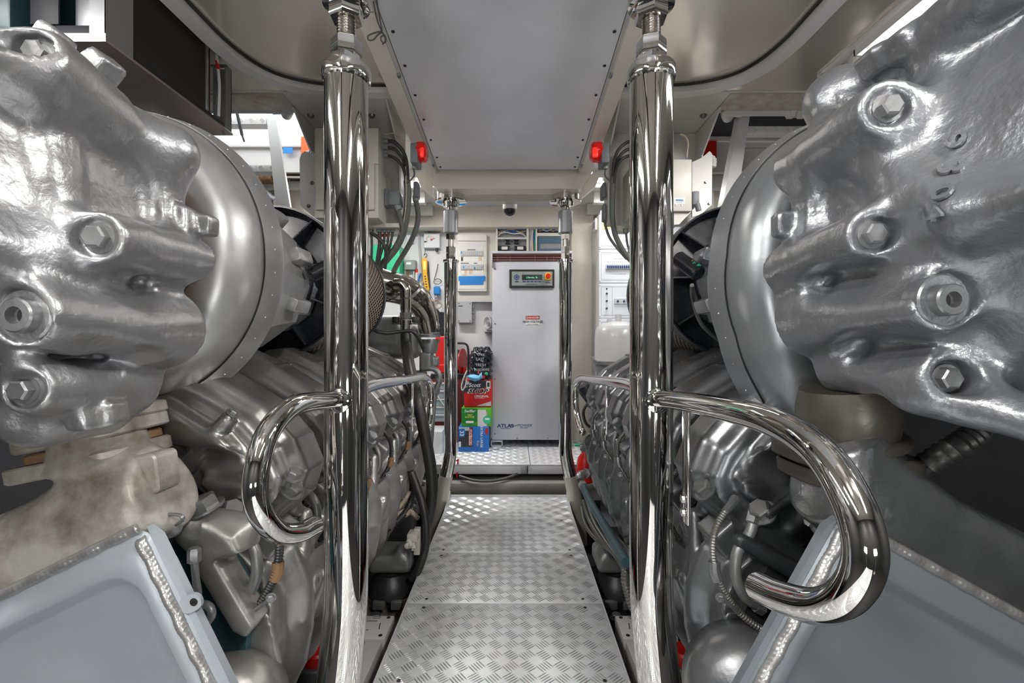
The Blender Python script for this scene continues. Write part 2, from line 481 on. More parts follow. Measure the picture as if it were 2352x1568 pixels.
def castobj(name, vf, material, parent=None, smooth=180):
    v, q = vf
    me = bpy.data.meshes.new(name)
    v = np.asarray(v, float)
    if parent is not None: v = v - np.array(root_of(parent).location); base = (0, 0, 0)
    else:
        base = np.array([(v[:, 0].min() + v[:, 0].max()) / 2, (v[:, 1].min() + v[:, 1].max()) / 2, v[:, 2].min()]); v = v - base
    me.vertices.add(len(v)); me.vertices.foreach_set('co', v.astype(np.float32).ravel())
    me.loops.add(len(q) * 4); me.loops.foreach_set('vertex_index', np.asarray(q, np.int32).ravel())
    me.polygons.add(len(q)); me.polygons.foreach_set('loop_start', np.arange(0, len(q) * 4, 4, dtype=np.int32))
    me.polygons.foreach_set('loop_total', np.full(len(q), 4, np.int32))
    me.update(calc_edges=True); me.validate()
    me.materials.append(MATS[material]); me.shade_smooth()
    o = bpy.data.objects.new(name, me); COL.objects.link(o)
    if parent is not None: o.parent = parent
    else: o.location = base
    return o
def mirror_x(vf):
    v, q = vf; v = np.array(v, float).copy(); v[:, 0] *= -1
    return v, np.asarray(q)[:, ::-1]
def dup(o, loc=None, parent=None, label=None, name=None):
    c = o.copy(); COL.objects.link(c)
    if parent is not None: c.parent = parent
    if loc is not None: c.location = loc
    if label: c['label'] = label
    for ch in o.children: dup(ch, None, c)
    return c
# ================================================================ the setting
CEIL = 2.053
def ring_ceiling():
    m = MB()
    m.add(bx(-2.2, 2.2, -1.6, 2.09, CEIL, CEIL + .05, 0))
    return m
struct('ceiling', ring_ceiling(), 'deck_sheet')
# white frame plates beyond the lining, either side and between the hatches
struct('ceiling', MB().add(bx(-1.015, 1.015, 2.09, 4.1, CEIL - .004, CEIL + .05, 0)).add(bx(-2.2, -1.015, 2.09, 2.265, CEIL - .004, CEIL + .05, 0))
       .add(bx(1.015, 2.2, 2.09, 2.265, CEIL - .004, CEIL + .05, 0)).add(bx(-2.2, -1.015, 3.015, 4.1, CEIL - .004, CEIL + .05, 0))
       .add(bx(1.015, 2.2, 3.015, 4.1, CEIL - .004, CEIL + .05, 0)).add(bx(-2.2, -1.965, 2.265, 3.015, CEIL - .004, CEIL + .05, 0))
       .add(bx(1.965, 2.2, 2.265, 3.015, CEIL - .004, CEIL + .05, 0)), 'white_paint')
struct('wall_left', bx(-2.25, -2.2, -1.6, 4.1, -.45, CEIL + .05, 0), 'wall_dark')
struct('wall_right', bx(2.2, 2.25, -1.6, 4.1, -.45, CEIL + .05, 0), 'wall_dark')
struct('wall_front', bx(-2.2, 2.2, -1.65, -1.6, -.45, CEIL + .05, 0), 'wall_dark')
struct('wall_back', bx(-2.2, 2.2, 4.05, 4.1, -.45, CEIL + .05, 0), 'white_wall')
struct('floor', bx(-2.2, 2.2, -1.6, 4.05, -.45, -.4, 0), 'bilge')
# cream bulkhead band above the equipment and the cream pillar right of the cabinet
zt, zb = P(0, 470, 3.85).z, P(0, 521, 3.85).z
struct('trim_1', MB().add(bx(-1.6, 1.0, 3.85, 4.05, zb, zt, .004)), 'cream')
struct('trim_2', MB().add(bx(P(1313, 0, 3.8).x, P(1364, 0, 3.8).x, 3.8, 4.05, -.4, P(0, 465, 3.8).z, .004)), 'cream')
# panel wall that carries the distribution boards
struct('trim_3', MB().add(bx(P(1041, 0, 3.97).x, P(1313, 0, 3.97).x, 3.97, 4.05, P(0, 693, 3.97).z, zb, .002)), 'cream_light')
# curved edge lining of the ceiling hatches
def ribbon(pts, wdt, h, z):
    path = smoothpath(pts, 8); ls = []
    for i, p in enumerate(path):
        t = (path[min(i + 1, len(path) - 1)] - path[max(i - 1, 0)]).normalized(); n = V((-t.y, t.x, 0)) * wdt / 2
        ls.append([V((p.x + n.x, p.y + n.y, z)), V((p.x + n.x, p.y + n.y, z - h)), V((p.x - n.x, p.y - n.y, z - h)), V((p.x - n.x, p.y - n.y, z))])
    return loops(ls)
n_ = 4
for s in (-1, 1):
    n_ += 1
    pts = [(s * .42, 2.07, 0), (s * .62, 2.07, 0), (s * .80, 2.06, 0), (s * .93, 2.01, 0), (s * 1.02, 1.91, 0), (s * 1.06, 1.76, 0), (s * 1.065, 1.5, 0), (s * 1.065, .6, 0), (s * 1.065, -.5, 0)]
    struct('trim_%d' % n_, ribbon(pts, .055, .03, CEIL), 'rim_white')
    n_ += 1
    struct('trim_%d' % n_, ribbon([(p[0] - s * .034 * (1 if i_ > 3 else .5 if i_ > 1 else 0), p[1] - .034 * (1 if i_ < 4 else .4 if i_ < 6 else 0), 0) for i_, p in enumerate(pts)], .010, .008, CEIL), 'black')
    n_ += 1   # white frame of the lamp recess
    struct('trim_%d' % n_, MB().add(bx(s * 1.30, s * 1.335, .4, 1.95, CEIL - .012, CEIL, .002)).add(bx(s * 1.30, s * 2.1, 1.93, 1.965, CEIL - .012, CEIL, .002)), 'rim_white')
    n_ += 1   # rusty seam strip where the lining meets the frame
    struct('trim_%d' % n_, bx(s * 1.0, s * 2.1, 2.10, 2.24, CEIL - .012, CEIL - .004, .002), 'rust_stain')
# hatch coamings: four walls up to the deck
for s, nm in ((-1, 'left'), (1, 'right')):
    n_ += 1
    m = MB(); t = .03; h = .27
    m.add(bx(s * 1.0, s * 1.03, 2.28, 3.0, CEIL - .004, CEIL + h, 0)); m.add(bx(s * 1.95, s * 1.98, 2.28, 3.0, CEIL - .004, CEIL + h, 0))
    m.add(bx(s * 1.03, s * 1.95, 2.25, 2.28, CEIL - .004, CEIL + h, 0)); m.add(bx(s * 1.03, s * 1.95, 3.0, 3.03, CEIL - .03, CEIL + h, 0))
    m.add(bx(s * 1.03, s * 1.95, 2.97, 3.0, CEIL + .12, CEIL + .16, .004)); m.add(bx(s * 1.90, s * 1.95, 2.28, 2.97, CEIL + .12, CEIL + .16, .004))
    struct('trim_%d' % n_, m, 'white_paint')
# deck beams of the white ceiling beyond the hatches
for y in (3.12, 3.45, 3.75):
    n_ += 1
    struct('trim_%d' % n_, MB().add(bx(-2.2, -.62, y, y + .06, CEIL - .09, CEIL - .004, .004)).add(bx(.62, 2.2, y, y + .06, CEIL - .09, CEIL - .004, .004)), 'white_paint')

# ---------------------------------------------------------------- hatch cover, closed one on the right
t = thing('deck_hatch', 'dark closed deck hatch above the right-hand ladder, with a white latch ring', 'hatch', (1.45, 2.64, CEIL + .17))
obj('hatch_panel', bx(1.06, 1.92, 2.31, 2.965, CEIL + .17, CEIL + .20, .005), 'hatch_dark', t)
obj('hatch_frame', MB().add(bx(1.03, 1.06, 2.28, 2.965, CEIL + .15, CEIL + .19, .003)).add(bx(1.03, 1.9, 2.93, 2.968, CEIL + .155, CEIL + .17, .003)), 'white_paint', t)
la = lathe((1.13, 2.62, CEIL + .17), -Z, [(0, .035), (.012, .04), (.02, .036), (.02, .024), (.01, .022)], 20)
obj('latch', la, 'white_paint', t)
obj('latch_bar', bx(1.105, 1.155, 2.612, 2.628, CEIL + .150, CEIL + .158, .002), 'black', t)

# ---------------------------------------------------------------- centre ceiling tray between the posts
def tz(d): return 1.888 + (2.58 - d) * .0707
t = thing('ceiling_tray', 'grey scuffed sheet metal tray panel under the ceiling between the beams', 'panel', (0, 1.5, tz(1.5)))
m = MB()
for (a, b) in ((-1.0, .3), (.302, 1.3), (1.302, 2.58)):
    m.add(loops([[V((-.385, y, tz(y))), V((.385, y, tz(y))), V((.385, y, tz(y) + .025)), V((-.385, y, tz(y) + .025))] for y in (a, b)]))
obj('sheet', m, 'tray_sheet', t, 20)
for s in (-1, 1):
    for y in (1.55, 1.72, 1.9, 2.08, 2.26, 2.44, 2.55):
        obj('screw', lathe((s * .365, y, tz(y)), -Z, [(0, .006), (.003, .006), (.005, .003)], 10), 'black', t)
for s, nm in ((-1, 'left'), (1, 'right')):
    ls = []
    for y in (-1.0, 1.45):
        z = tz(y) - .012; ls.append([V((s * .395, y, z)), V((s * .462, y, z)), V((s * .462, y, CEIL)), V((s * .395, y, CEIL))])
    ls2 = []
    for y in (1.47, 2.62):
        z = tz(y) - .012; ls2.append([V((s * .395, y, z)), V((s * .462, y, z)), V((s * .462, y, CEIL)), V((s * .395, y, CEIL))])
    t2 = thing('ceiling_beam', 'long cream ceiling beam along the %s edge of the grey tray' % nm, 'beam', (s * .43, 1.5, tz(1.5)), 'long beams beside the ceiling tray')
    obj('beam_face', MB().add(loops(ls)).add(loops(ls2)), 'cream', t2, 20)
    obj('inner_strip', loops([[V((s * .386, y, tz(y) - .006)), V((s * .394, y, tz(y) - .018)), V((s * .40, y, tz(y) - .012)), V((s * .39, y, tz(y) + .02))] for y in (.5, 2.60)]), 'beam_grey', t2)
    for y in (1.75, 2.5): obj('clip', box((s * .394, y, tz(y) - .018), (.012, .022, .012), .002), 'bolt_grey', t2)
# cross beam at the tray's end
t = thing('cross_beam', 'cream cross beam with cut corners that ends the ceiling tray', 'beam', (0, 2.68, 1.79))
a = [P(x, y, 2.62) for x, y in ((972, 392), (1003, 433), (1335, 433), (1362, 392))]
obj('beam_face', prism(a, (0, .10, 0)), 'cream', t, 20)
obj('upper_web', bx(-.47, .47, 2.625, 2.72, a[0].z, CEIL - .005, .002), 'cream', t)
obj('lower_web', prism([P(x, y, 2.80) for x, y in ((1012, 425), (1012, 448), (1072, 462), (1262, 462), (1318, 448), (1318, 425))], (0, .06, 0)), 'beam_grey', t, 20)
for s in (-1, 1):
    obj('gusset', prism([V((s * .44, 2.70, 1.90)), V((s * .53, 2.70, 1.90)), V((s * .50, 2.70, 1.83)), V((s * .425, 2.70, 1.765)), V((s * .43, 2.70, 1.79))], (0, .02, 0)), 'cream', t, 20)
# dome camera
c = P(1171, 476, 2.9)
t = thing('dome_camera', 'small white and black dome camera under the cream cross beam', 'camera', c)
obj('housing', lathe(c + Z * .03, -Z, [(0, .043), (.03, .045), (.045, .041)], 28), 'white_paint', t)
obj('dome', lathe(c - Z * .015, -Z, [(0, .037), (.015, .036), (.028, .027), (.036, .014), (.039, .002)], 28), 'black_plastic', t)
obj('label_strip', bx(c.x - .012, c.x + .02, c.y - .0465, c.y - .044, c.z + .008, c.z + .02, 0), 'blue', t)

# ---------------------------------------------------------------- ceiling lamps
LN = ['long fluorescent ceiling lamp above the left engine, behind the finned box', 'bright fluorescent ceiling lamp at the upper right above the engine casting',
      'ceiling lamp behind the viewer over the left engine', 'ceiling lamp behind the viewer over the right engine',
      'ceiling lamp left of the cross beam before the back wall', 'ceiling lamp right of the cross beam before the back wall']
for i, (x, y, z, sx, sy, p) in enumerate(LAMPS):
    t = thing('ceiling_lamp', LN[i], 'lamp', (x, y, CEIL), 'fluorescent ceiling lamps')
    if sy > sx: obj('tube_cover', MB().add(cyl((x - .03, y - sy / 2, z + .002), (x - .03, y + sy / 2, z + .002), .011, n=10)).add(cyl((x + .03, y - sy / 2, z + .002), (x + .03, y + sy / 2, z + .002), .011, n=10)), 'lamp_tube', t)
    else: obj('tube_cover', cyl((x - sx / 2, y, z + .002), (x + sx / 2, y, z + .002), .011, n=10), 'lamp_tube', t)
    hx, hy = sx / 2 + .03, sy / 2 + .03
    obj('fixture_body', MB().add(bx(x - hx, x + hx, y - hy, y + hy, z + .014, CEIL, .002)).add(bx(x - hx, x - hx + .006, y - hy, y + hy, z - .012, z + .016, 0)).add(bx(x + hx - .006, x + hx, y - hy, y + hy, z - .012, z + .016, 0))
        .add(bx(x - hx, x + hx, y - hy, y - hy + .006, z - .012, z + .016, 0)).add(bx(x - hx, x + hx, y + hy - .006, y + hy, z - .012, z + .016, 0)), 'rim_white', t)

for i, (x, y, z) in enumerate(FILL):  # housings and stands of the added fill lamps that brighten the ceiling
    t = thing('fill_lamp', 'added fill lamp on a short stand behind the viewer, %s of the walkway' % ('left' if i == 0 else 'right'), 'lamp', (x, y, -.40), 'added fill lamps behind the viewer')
    rm = Matrix.Rotation(math.radians(22), 3, 'X')
    obj('lamp_housing', box((x, y, z), (.46, .05, .28), .006, rm), 'black', t)
    obj('lamp_glass', box(V((x, y, z)) + rm @ V((0, .028, 0)), (.42, .004, .24), .001, rm), 'lamp_tube', t)
    obj('stand', MB().add(cyl((x, y - .02, -.40), (x, y - .02, z - .1), .014)).add(lathe((x, y - .02, -.40), Z, [(0, .14), (.01, .14), (.02, .03)], 24)), 'mid_grey', t)

# ---------------------------------------------------------------- walkway of tread plate
def tread_bars(x0, x1, y0, y1, z, pitch=.049, up=Z):
    v = []; f = []; nx = int((x1 - x0) / pitch); ny = int((y1 - y0) / pitch + .5)
    ox = x0 + ((x1 - x0) - nx * pitch) / 2; oy = y0 + ((y1 - y0) - ny * pitch) / 2
    for i in range(nx):
        for j in range(ny):
            cx, cy = ox + (i + .5) * pitch, oy + (j + .5) * pitch
            a = PI / 4 if (i + j) % 2 else -PI / 4
            if (i + j) % 2: a = math.radians(38)
            else: a = math.radians(-52)
            ca, sa = math.cos(a), math.sin(a)
            for k in range(5):
                o = (k - 2) * .0088 * pitch / .049; L = .0205 * pitch / .049; wd = .0021; b = len(v)
                for (lx, ly, lz) in ((-L, 0, 0), (-L * .45, wd, 0), (L * .45, wd, 0), (L, 0, 0), (L * .45, -wd, 0), (-L * .45, -wd, 0), (-L * .55, 0, .0017), (L * .55, 0, .0017)):
                    qx, qy = lx, ly + o
                    v.append((cx + qx * ca - qy * sa, cy + qx * sa + qy * ca, z + lz))
                f += [(b, b + 1, b + 6), (b + 1, b + 2, b + 7, b + 6), (b + 2, b + 3, b + 7), (b + 3, b + 4, b + 7), (b + 4, b + 5, b + 6, b + 7), (b + 5, b, b + 6)]
    return v, f
walk = thing('walkway', 'white-grey aluminium tread plate walkway between the two engines', 'walkway', (0, 1.5, -.03))
ys = [2.86, 2.507, 2.096, 1.688, 1.272, .857, .44, .02, -.4, -.8]
for a, b in zip(ys, ys[1:]):
    pl = obj('floor_plate', MB().add(box((0, (a + b) / 2, -.004), (.70, a - b - .003, .008), .0015)), 'tread_plate', walk)
    obj('tread_pattern', tread_bars(-.345, .345, b + .006, a - .006, .0), 'tread_bar', pl, 0)
    if b < 2.4:
        for sx in (-1, 1):
            obj('screw', MB().add(lathe((sx * .285, a - .028, .0002), Z, [(0, .006), (.0012, .006)], 12)).add(lathe((sx * .285, b + .028, .0002), Z, [(0, .006), (.0012, .006)], 12)), 'black', pl)
for s in (-1, 1):
    obj('side_skirt', bx(s * .350, s * .356, -.8, 2.86, -.05, -.001, .002), 'tread_plate', walk)
    obj('end_lip', prism([V((s * .352, 2.62, -.002)), V((s * .352, 2.86, -.002)), V((s * .352, 2.86, .035))], (s * .004, 0, 0)), 'tread_plate', walk)
obj('end_lip', bx(-.35, .35, 2.855, 2.862, -.04, .012, .001), 'tread_plate', walk)
obj('support_frame', MB().add(bx(-.33, -.29, -.8, 2.86, -.10, -.01, .003)).add(bx(.29, .33, -.8, 2.86, -.10, -.01, .003)), 'hull_grey', walk)

# ---------------------------------------------------------------- raised platform in front of the back wall
t = thing('platform', 'raised white tread plate platform that carries the grey cabinet', 'platform', (0, 3.5, .09))
PZ = .148
sq = bx(-1.5, .14, 3.05, 4.04, PZ - .012, PZ, .004)
pl = obj('floor_plate', sq, 'tread_plate', t)
obj('tread_pattern', MB().add(tread_bars(-.62, .135, 3.06, 4.0, PZ)), 'tread_bar', pl, 0)
pl = obj('floor_plate', bx(.143, .63, 3.05, 4.04, PZ - .012, PZ, .004), 'tread_plate', t)
obj('tread_pattern', MB().add(tread_bars(.15, .6, 3.06, 4.0, PZ)), 'tread_bar', pl, 0)
obj('front_edge', MB().add(bx(-1.5, .12, 3.055, 3.075, PZ - .065, PZ - .012, .003)).add(bx(.125, .63, 3.055, 3.075, PZ - .065, PZ - .012, .003)), 'tread_plate', t)
obj('edge_bracket', bx(.08, .12, 3.045, 3.056, PZ - .062, PZ - .022, .002), 'alum', t)
# hull frame below and a hose lying on it
t = thing('hull_beam', 'grey-green painted hull beam crossing under the raised platform', 'beam', (0, 3.1, -.08))
obj('beam', MB().add(bx(-.9, .9, 3.0, 3.25, -.08, .045, .03)), 'hull_grey', t)
h = obj('drain_hose', tube([P(1055, 1093, 3.03), P(1090, 1103, 3.0), P(1130, 1104, 3.0), P(1165, 1097, 3.03), P(1188, 1088, 3.06)], .009, 10), 'hose_grey')
tag(h, 'thin grey-brown hose sagging under the platform edge', 'hose')

# ---------------------------------------------------------------- polished support posts with their rails
def post_near(s, lab, rail_near, rail_far, strap, xb):
    D = 1.037; x = s * .336
    t = thing('support_post', lab, 'post', (x, D, -.3), 'thick near support posts')
    top = P(0, 172, D).z
    tb = tube([(x, D, top), (x, D, 1.0), (x, D, .62), (x, D, .42), (x + s * .006, D, .30), (x + s * .026, D, .14), (x + s * xb, D, -.02), (x + s * (xb * 2.1), D, -.30)], .0465, 48, 8)
    obj('tube', tb, 'chrome', t)
    col = obj('collar', lathe((x, D, top - .013), Z, [(0, .047), (.002, .0515), (.008, .0525), (.022, .0525), (.028, .050), (.030, .044)], 48), 'chrome', t)
    wb_ = tube([V((x + .0485 * math.cos(a), D + .0485 * math.sin(a), top - .014 + .001 * math.sin(a * 23))) for a in (2 * PI * k / 60 for k in range(61))], .0035, 6, 1, straight=True)
    obj('weld_ring', wb_, 'chrome_soft', col)
    def hexring(z0, z1, r, turn): return loops([[V((x + rr * math.cos(2 * PI * j / 6 + turn), D + rr * math.sin(2 * PI * j / 6 + turn), z)) for j in range(6)] for z, rr in ((z0, r * .93), (z0 + .004, r), (z1 - .004, r), (z1, r * .93))])
    zz = lambda py: CZ - (py - 788) / F * D
    obj('lock_nut', hexring(top + .014, zz(132), .034, .3 * s), 'chrome_soft', t)
    obj('hex_nut', hexring(zz(133), zz(93), .0325, .75 * s), 'chrome', t)
    n = 46; ls = []
    z0, z1 = zz(95), zz(20)
    for i in range(n + 1):
        r = .0205 - (.0034 if i % 4 in (0,) else 0 if i % 4 == 2 else .0014); z = z0 + (z1 - z0) * i / n
        ls.append([V((x + r * math.cos(a), D + r * math.sin(a), z)) for a in (2 * PI * k / 24 for k in range(24))])
    obj('threaded_rod', loops(ls), 'chrome_thread', t, 60)
    obj('hex_nut', hexring(zz(48), zz(2), .037, .45 * s), 'chrome', t)
    obj('top_flange', lathe((x, D, zz(20)), Z, [(0, .030), (.004, .050), (.012, .052), (.05, .045), (.12, .044), (.24, .044)], 40), 'chrome', t)
    obj('top_plate', bx(x - .06, x + .06, D - .06, D + .06, 1.985, CEIL + .0, .003), 'beam_grey', t)
    for rl, r in ((rail_near, .0175), (rail_far, .0160)):
        pts = [(x, D, .812)] + [(s * .34, d, z) for d, z in rl]
        path = smoothpath(pts, 8)
        rr = obj('handrail', tube(path, r, 28, straight=True), 'chrome', t)
        e = path[-1]; dd = (path[-1] - path[-2]).normalized()
        obj('end_cap', lathe(e - dd * .002, dd, [(0, r), (.005, r * .96), (.010, r * .75), (.013, r * .3), (.0135, 0.001)], 24), 'chrome', rr)
    for q in (-1, 1): obj('rail_socket', lathe((x, D + q * .040, .812), Y * q, [(0, .026), (.012, .026), (.016, .019)], 28), 'chrome', t)
    for (d, z0, z1) in strap:
        o = obj('rail_strap', box((s * .352, d, (z0 + z1) / 2), (.006, .030, z1 - z0), .002), 'chrome_soft', t)
        for q in (.02, .045): obj('bolt', hexbolt((s * .348, d, z0 + q), (-s, 0, 0), .007, .006), 'chrome_soft', o)
    return t
post_near(-1, 'thick polished steel post with threaded top left of the walkway', 
    [(.95, .818), (.806, .827), (.72, .802), (.683, .75), (.685, .696), (.735, .64), (.806, .607), (.878, .593)],
    [(1.25, .822), (1.7, .804), (1.93, .795), (2.06, .765), (2.12, .70), (2.11, .63), (2.06, .57), (1.99, .548)],
    [(1.79, .60, .79)], .062)
post_near(1, 'thick polished steel post with threaded top right of the walkway',
    [(.872, .826), (.69, .837), (.562, .840), (.474, .825), (.425, .787), (.411, .745), (.432, .702), (.474, .668), (.535, .643), (.588, .628)],
    [(1.25, .822), (1.8, .793), (2.14, .772), (2.29, .735), (2.34, .67), (2.30, .59), (2.18, .545), (2.10, .536)],
    [(.87, .60, .81), (1.62, .62, .80)], .075)
def post_far(s, lab):
    D = 2.75; x = s * .335
    t = thing('support_post', lab, 'post', (x, D, -.1), 'thinner far support posts')
    zz = lambda py: CZ - (py - 788) / F * D
    obj('tube', tube([(x, D, zz(598)), (x, D, .9), (x, D, zz(980)), (x, D, zz(1030)), (x + s * .012, D, zz(1062)), (x + s * .036, D, zz(1105)), (x + s * .058, D, zz(1150))], .0385, 36, 8), 'chrome', t)
    obj('foot_sleeve', tube([(x + s * .028, D, zz(1092)), (x + s * .043, D, zz(1120)), (x + s * .062, D, zz(1160)), (x + s * .072, D, zz(1190)), (x + s * .09, D, zz(1250))], .0405, 32, 6), 'sleeve', t)
    obj('collar', lathe((x, D, zz(604)), Z, [(0, .040), (.004, .046), (.016, .046), (.019, .038)], 36), 'chrome', t)
    def hexr(y0, y1, r): return loops([[V((x + r * math.cos(2 * PI * j / 6 + .3), D + r * math.sin(2 * PI * j / 6 + .3), z)) for j in range(6)] for z in (zz(y0), zz(y1))])
    obj('hex_nut', hexr(596, 582, .027), 'chrome', t)
    obj('hex_nut', hexr(581, 567, .027), 'chrome_soft', t)
    obj('threaded_rod', cyl((x, D, zz(598)), (x, D, zz(545)), .016, n=18), 'chrome_thread', t)
    obj('hex_nut', hexr(550, 536, .027), 'chrome', t)
    obj('sleeve', lathe((x, D, zz(537)), Z, [(0, .040), (.004, .043), (.11, .043), (.128, .043), (.132, .038)], 36), 'alum', t)
    obj('neck', cyl((x, D, zz(490)), (x, D, zz(468)), .027), 'chrome', t)
    obj('flange_cup', lathe((x, D, zz(478)), Z, [(0, .03), (.006, .045), (.03, .05), (.034, .05)], 36), 'chrome', t)
    obj('top_flange', lathe((x, D, zz(466)), Z, [(0, .050), (.002, .091), (.006, .093), (.010, .088), (.012, .082)], 40), 'chrome', t)
    obj('top_drum', lathe((x, D, zz(464)), Z, [(0, .082), (.01, .082), (.05, .082)], 40), 'chrome', t)
post_far(-1, 'thinner polished steel post at the far left end of the walkway')
post_far(1, 'thinner polished steel post at the far right end of the walkway')
# ================================================================ the two engines
AX, AZ = .79, 1.118            # turbocharger axis (either side of the walkway, above the bank)
def socket(p, axis, r, h):
    """nut with a threaded hole"""
    return lathe(p, axis, [(0, r), (h * .85, r), (h, r * .9), (h, r * .5), (h * .3, r * .45)], 24)
def turbo_casting(s, C):
    """C: dictionary of measured places"""
    ax, az = s * AX, AZ
    lo = (min(s * .40, s * 1.2), .34, .76); hi = (max(s * .40, s * 1.2), .86, 1.44)
    g = Cast(lo, hi, .0045)
    R = C['R']
    g.add(g.cone((ax, .28, az), (ax, .60, az), R - .055, R + .008, False) - .004, 0)
    g.add(g.cyly((ax, az), R + .002, .58, .76) - .010, .03)
    g.add(g.cyly((ax, az), R + .028, .735, .775) - .006, .03)
    g.add(g.cyly((ax, az), R - .03, .70, .83), .02)
    for (a, b, ra, rb) in C['boss']:
        g.add(g.cone(a, b, ra, rb, False) - .004, .045)
    for (c, r) in C['ball']: g.add(g.ball(c, r), .035)
    for (a, b, ra, rb) in C['ridge']: g.add(g.cone(a, b, ra, rb), .05)
    for (c, hf, rot) in C['lug']: g.add(g.box(c, hf, Matrix.Rotation(rot, 3, 'Y'), .006), .012)
    for (a, b, ra, rb) in C['cut']: g.cut(g.cone(a, b, ra, rb), .04)
    for (c, r, h) in C['spot']:      # spot-faced seats at the near ends of the bosses
        g.cut(g.cone((c[0], c[1] - .06, c[2]), (c[0], c[1] + h, c[2]), r, r, False), .004)
    X_, Y_, Z_ = g.X, g.Y, g.Z
    g.D = g.D + (.0022 * np.sin(X_ * 47 + Y_ * 23) * np.sin(Z_ * 41 + 1.3) + .0013 * np.sin(Y_ * 71 + Z_ * 29) * np.sin(X_ * 83)).astype(np.float32)
    return g.mesh()
L_ = lambda px, py, d: tuple(P(px, py, d))
CL = dict(R=.247,
    boss=[(L_(95, 128, .56), L_(250, 245, .66), .024, .016), (L_(230, 547, .593), L_(455, 597, .785), .029, .027),
          (L_(60, 725, .545), L_(400, 765, .79), .033, .050), (L_(60, 895, .59), L_(325, 885, .79), .028, .031)],
    ball=[(L_(392, 352, .765), .043)],
    ridge=[(L_(-120, 60, .48), L_(318, 318, .765), .022, .024), (L_(-40, 300, .60), L_(340, 420, .76), .034, .03), (L_(60, 190, .56), L_(330, 340, .74), .03, .03), (L_(-100, 560, .5), L_(230, 590, .66), .03, .02),
           (L_(80, 960, .66), L_(240, 955, .74), .04, .03)],
    lug=[(L_(236, 152, .72), (.018, .022, .018), .75), (L_(125, 92, .66), (.014, .02, .014), .6), (L_(408, 507, .765), (.022, .014, .021), -.12), (L_(474, 520, .79), (.014, .014, .016), .05),
         (L_(200, 965, .665), (.016, .02, .014), -.1), (L_(262, 948, .69), (.012, .02, .017), -.1)],
    cut=[(L_(150, 640, .52), L_(430, 690, .72), .014, .010), (L_(150, 830, .52), L_(320, 830, .70), .012, .010)],
    spot=[(L_(95, 128, .56), .022, .002), (L_(230, 547, .593), .024, .002), (L_(60, 725, .545), .031, .001), (L_(60, 895, .59), .022, .002)])
CR = dict(R=.266,
    boss=[(L_(2035, 250, .577), L_(1822, 392, .79), .030, .030), (L_(2000, 540, .585), L_(1792, 618, .79), .028, .027),
          (L_(2165, 690, .535), L_(1850, 738, .79), .032, .048), (L_(2170, 868, .583), L_(1922, 850, .79), .027, .030)],
    ball=[(L_(1915, 235, .765), .046)],
    ridge=[(L_(2310, -60, .50), L_(1965, 215, .76), .028, .02), (L_(2200, 480, .50), L_(1900, 300, .74), .012, .01), (L_(2420, 430, .42), L_(2130, 560, .58), .022, .016),
           (L_(2120, 895, .62), L_(2500, 1000, .48), .025, .025)],
    lug=[(L_(2010, 140, .66), (.015, .02, .017), -.6), (L_(2075, 100, .62), (.014, .02, .017), -.6), (L_(1806, 518, .775), (.020, .014, .020), .03), (L_(1842, 650, .79), (.017, .018, .020), .1),
         (L_(2190, 930, .64), (.014, .02, .01), .2)],
    cut=[(L_(2080, 640, .52), L_(1880, 660, .70), .014, .010), (L_(2400, 620, .36), L_(2260, 590, .46), .026, .018), (L_(2090, 800, .52), L_(1960, 800, .7), .012, .010)],
    spot=[(L_(2035, 250, .577), .023, .002), (L_(2000, 540, .585), .023, .002), (L_(2165, 690, .535), .030, .001), (L_(2170, 868, .583), .021, .002)])

# one head cover and one manifold lobe for the left engine, local y = 0 at the cylinder's middle; mirrored for the right
def cover_mesh():
    g = Cast((-.86, -.145, .50), (-.38, .145, .98), .0048)
    prof = [(-.82, .86), (-.78, .905), (-.72, .912), (-.62, .868), (-.50, .795), (-.438, .725), (-.412, .66), (-.430, .60), (-.49, .548), (-.57, .55), (-.66, .64), (-.78, .78)]
    p = g.poly(prof)
    wv = (.009 * np.cos(g.Y * PI / .10)).astype(np.float32)
    g.add(g.ext(p + .014, -.110, .106, .030) - wv, 0)
    g.add(g.ext(p - .006, -.070, .052, .026), .016)
    g.add(g.ext(p + .064, -.140, .140, .01), .012)                                # low web between the covers
    g.cut(g.cone((-.66, -.135, .70), (-.50, -.135, .69), .032, .024), .02)       # hollow in the front face
    g.add(g.cone((-.540, -.116, .782), (-.655, -.116, .650), .015, .018), .010)   # bolt channel
    g.add(g.cone((-.52, -.02, .60), (-.47, .03, .545), .020, .016), .015)
    return g.mesh()
def lobe_mesh():
    g = Cast((-.80, -.142, -.12), (-.36, .142, .66), .0055)
    prof = [(-.60, .545), (-.515, .535), (-.455, .48), (-.427, .40), (-.430, .30), (-.458, .20), (-.51, .11), (-.59, .02), (-.70, -.06), (-.78, -.02), (-.76, .40), (-.70, .52)]
    p = g.poly(prof)
    d = g.ext(p, -.134, .134, .03)
    ph = 2 * PI * (g.Y + .22 * (g.Z - .30) - .5 * (g.Z - .3) ** 2) / .134; wv = (.021 * np.cos(ph) + .006 * np.cos(2 * ph) - .014).astype(np.float32)
    g.add(d - wv, 0)
    g.add(g.box((-.495, -.04, .53), (.045, .045, .03), Matrix.Rotation(.7, 3, 'Y'), .006), .015)
    g.cut(g.box((-.462, .02, .555), (.02, .018, .025), Matrix.Rotation(.7, 3, 'Y'), .003), .004)
    g.add(g.cone((-.46, .05, .53), (-.435, -.02, .33), .016, .010), .03)
    g.add(g.cone((-.435, .09, .36), (-.52, .05, .10), .012, .010), .03)
    return g.mesh()
COVER, LOBE = cover_mesh(), lobe_mesh()

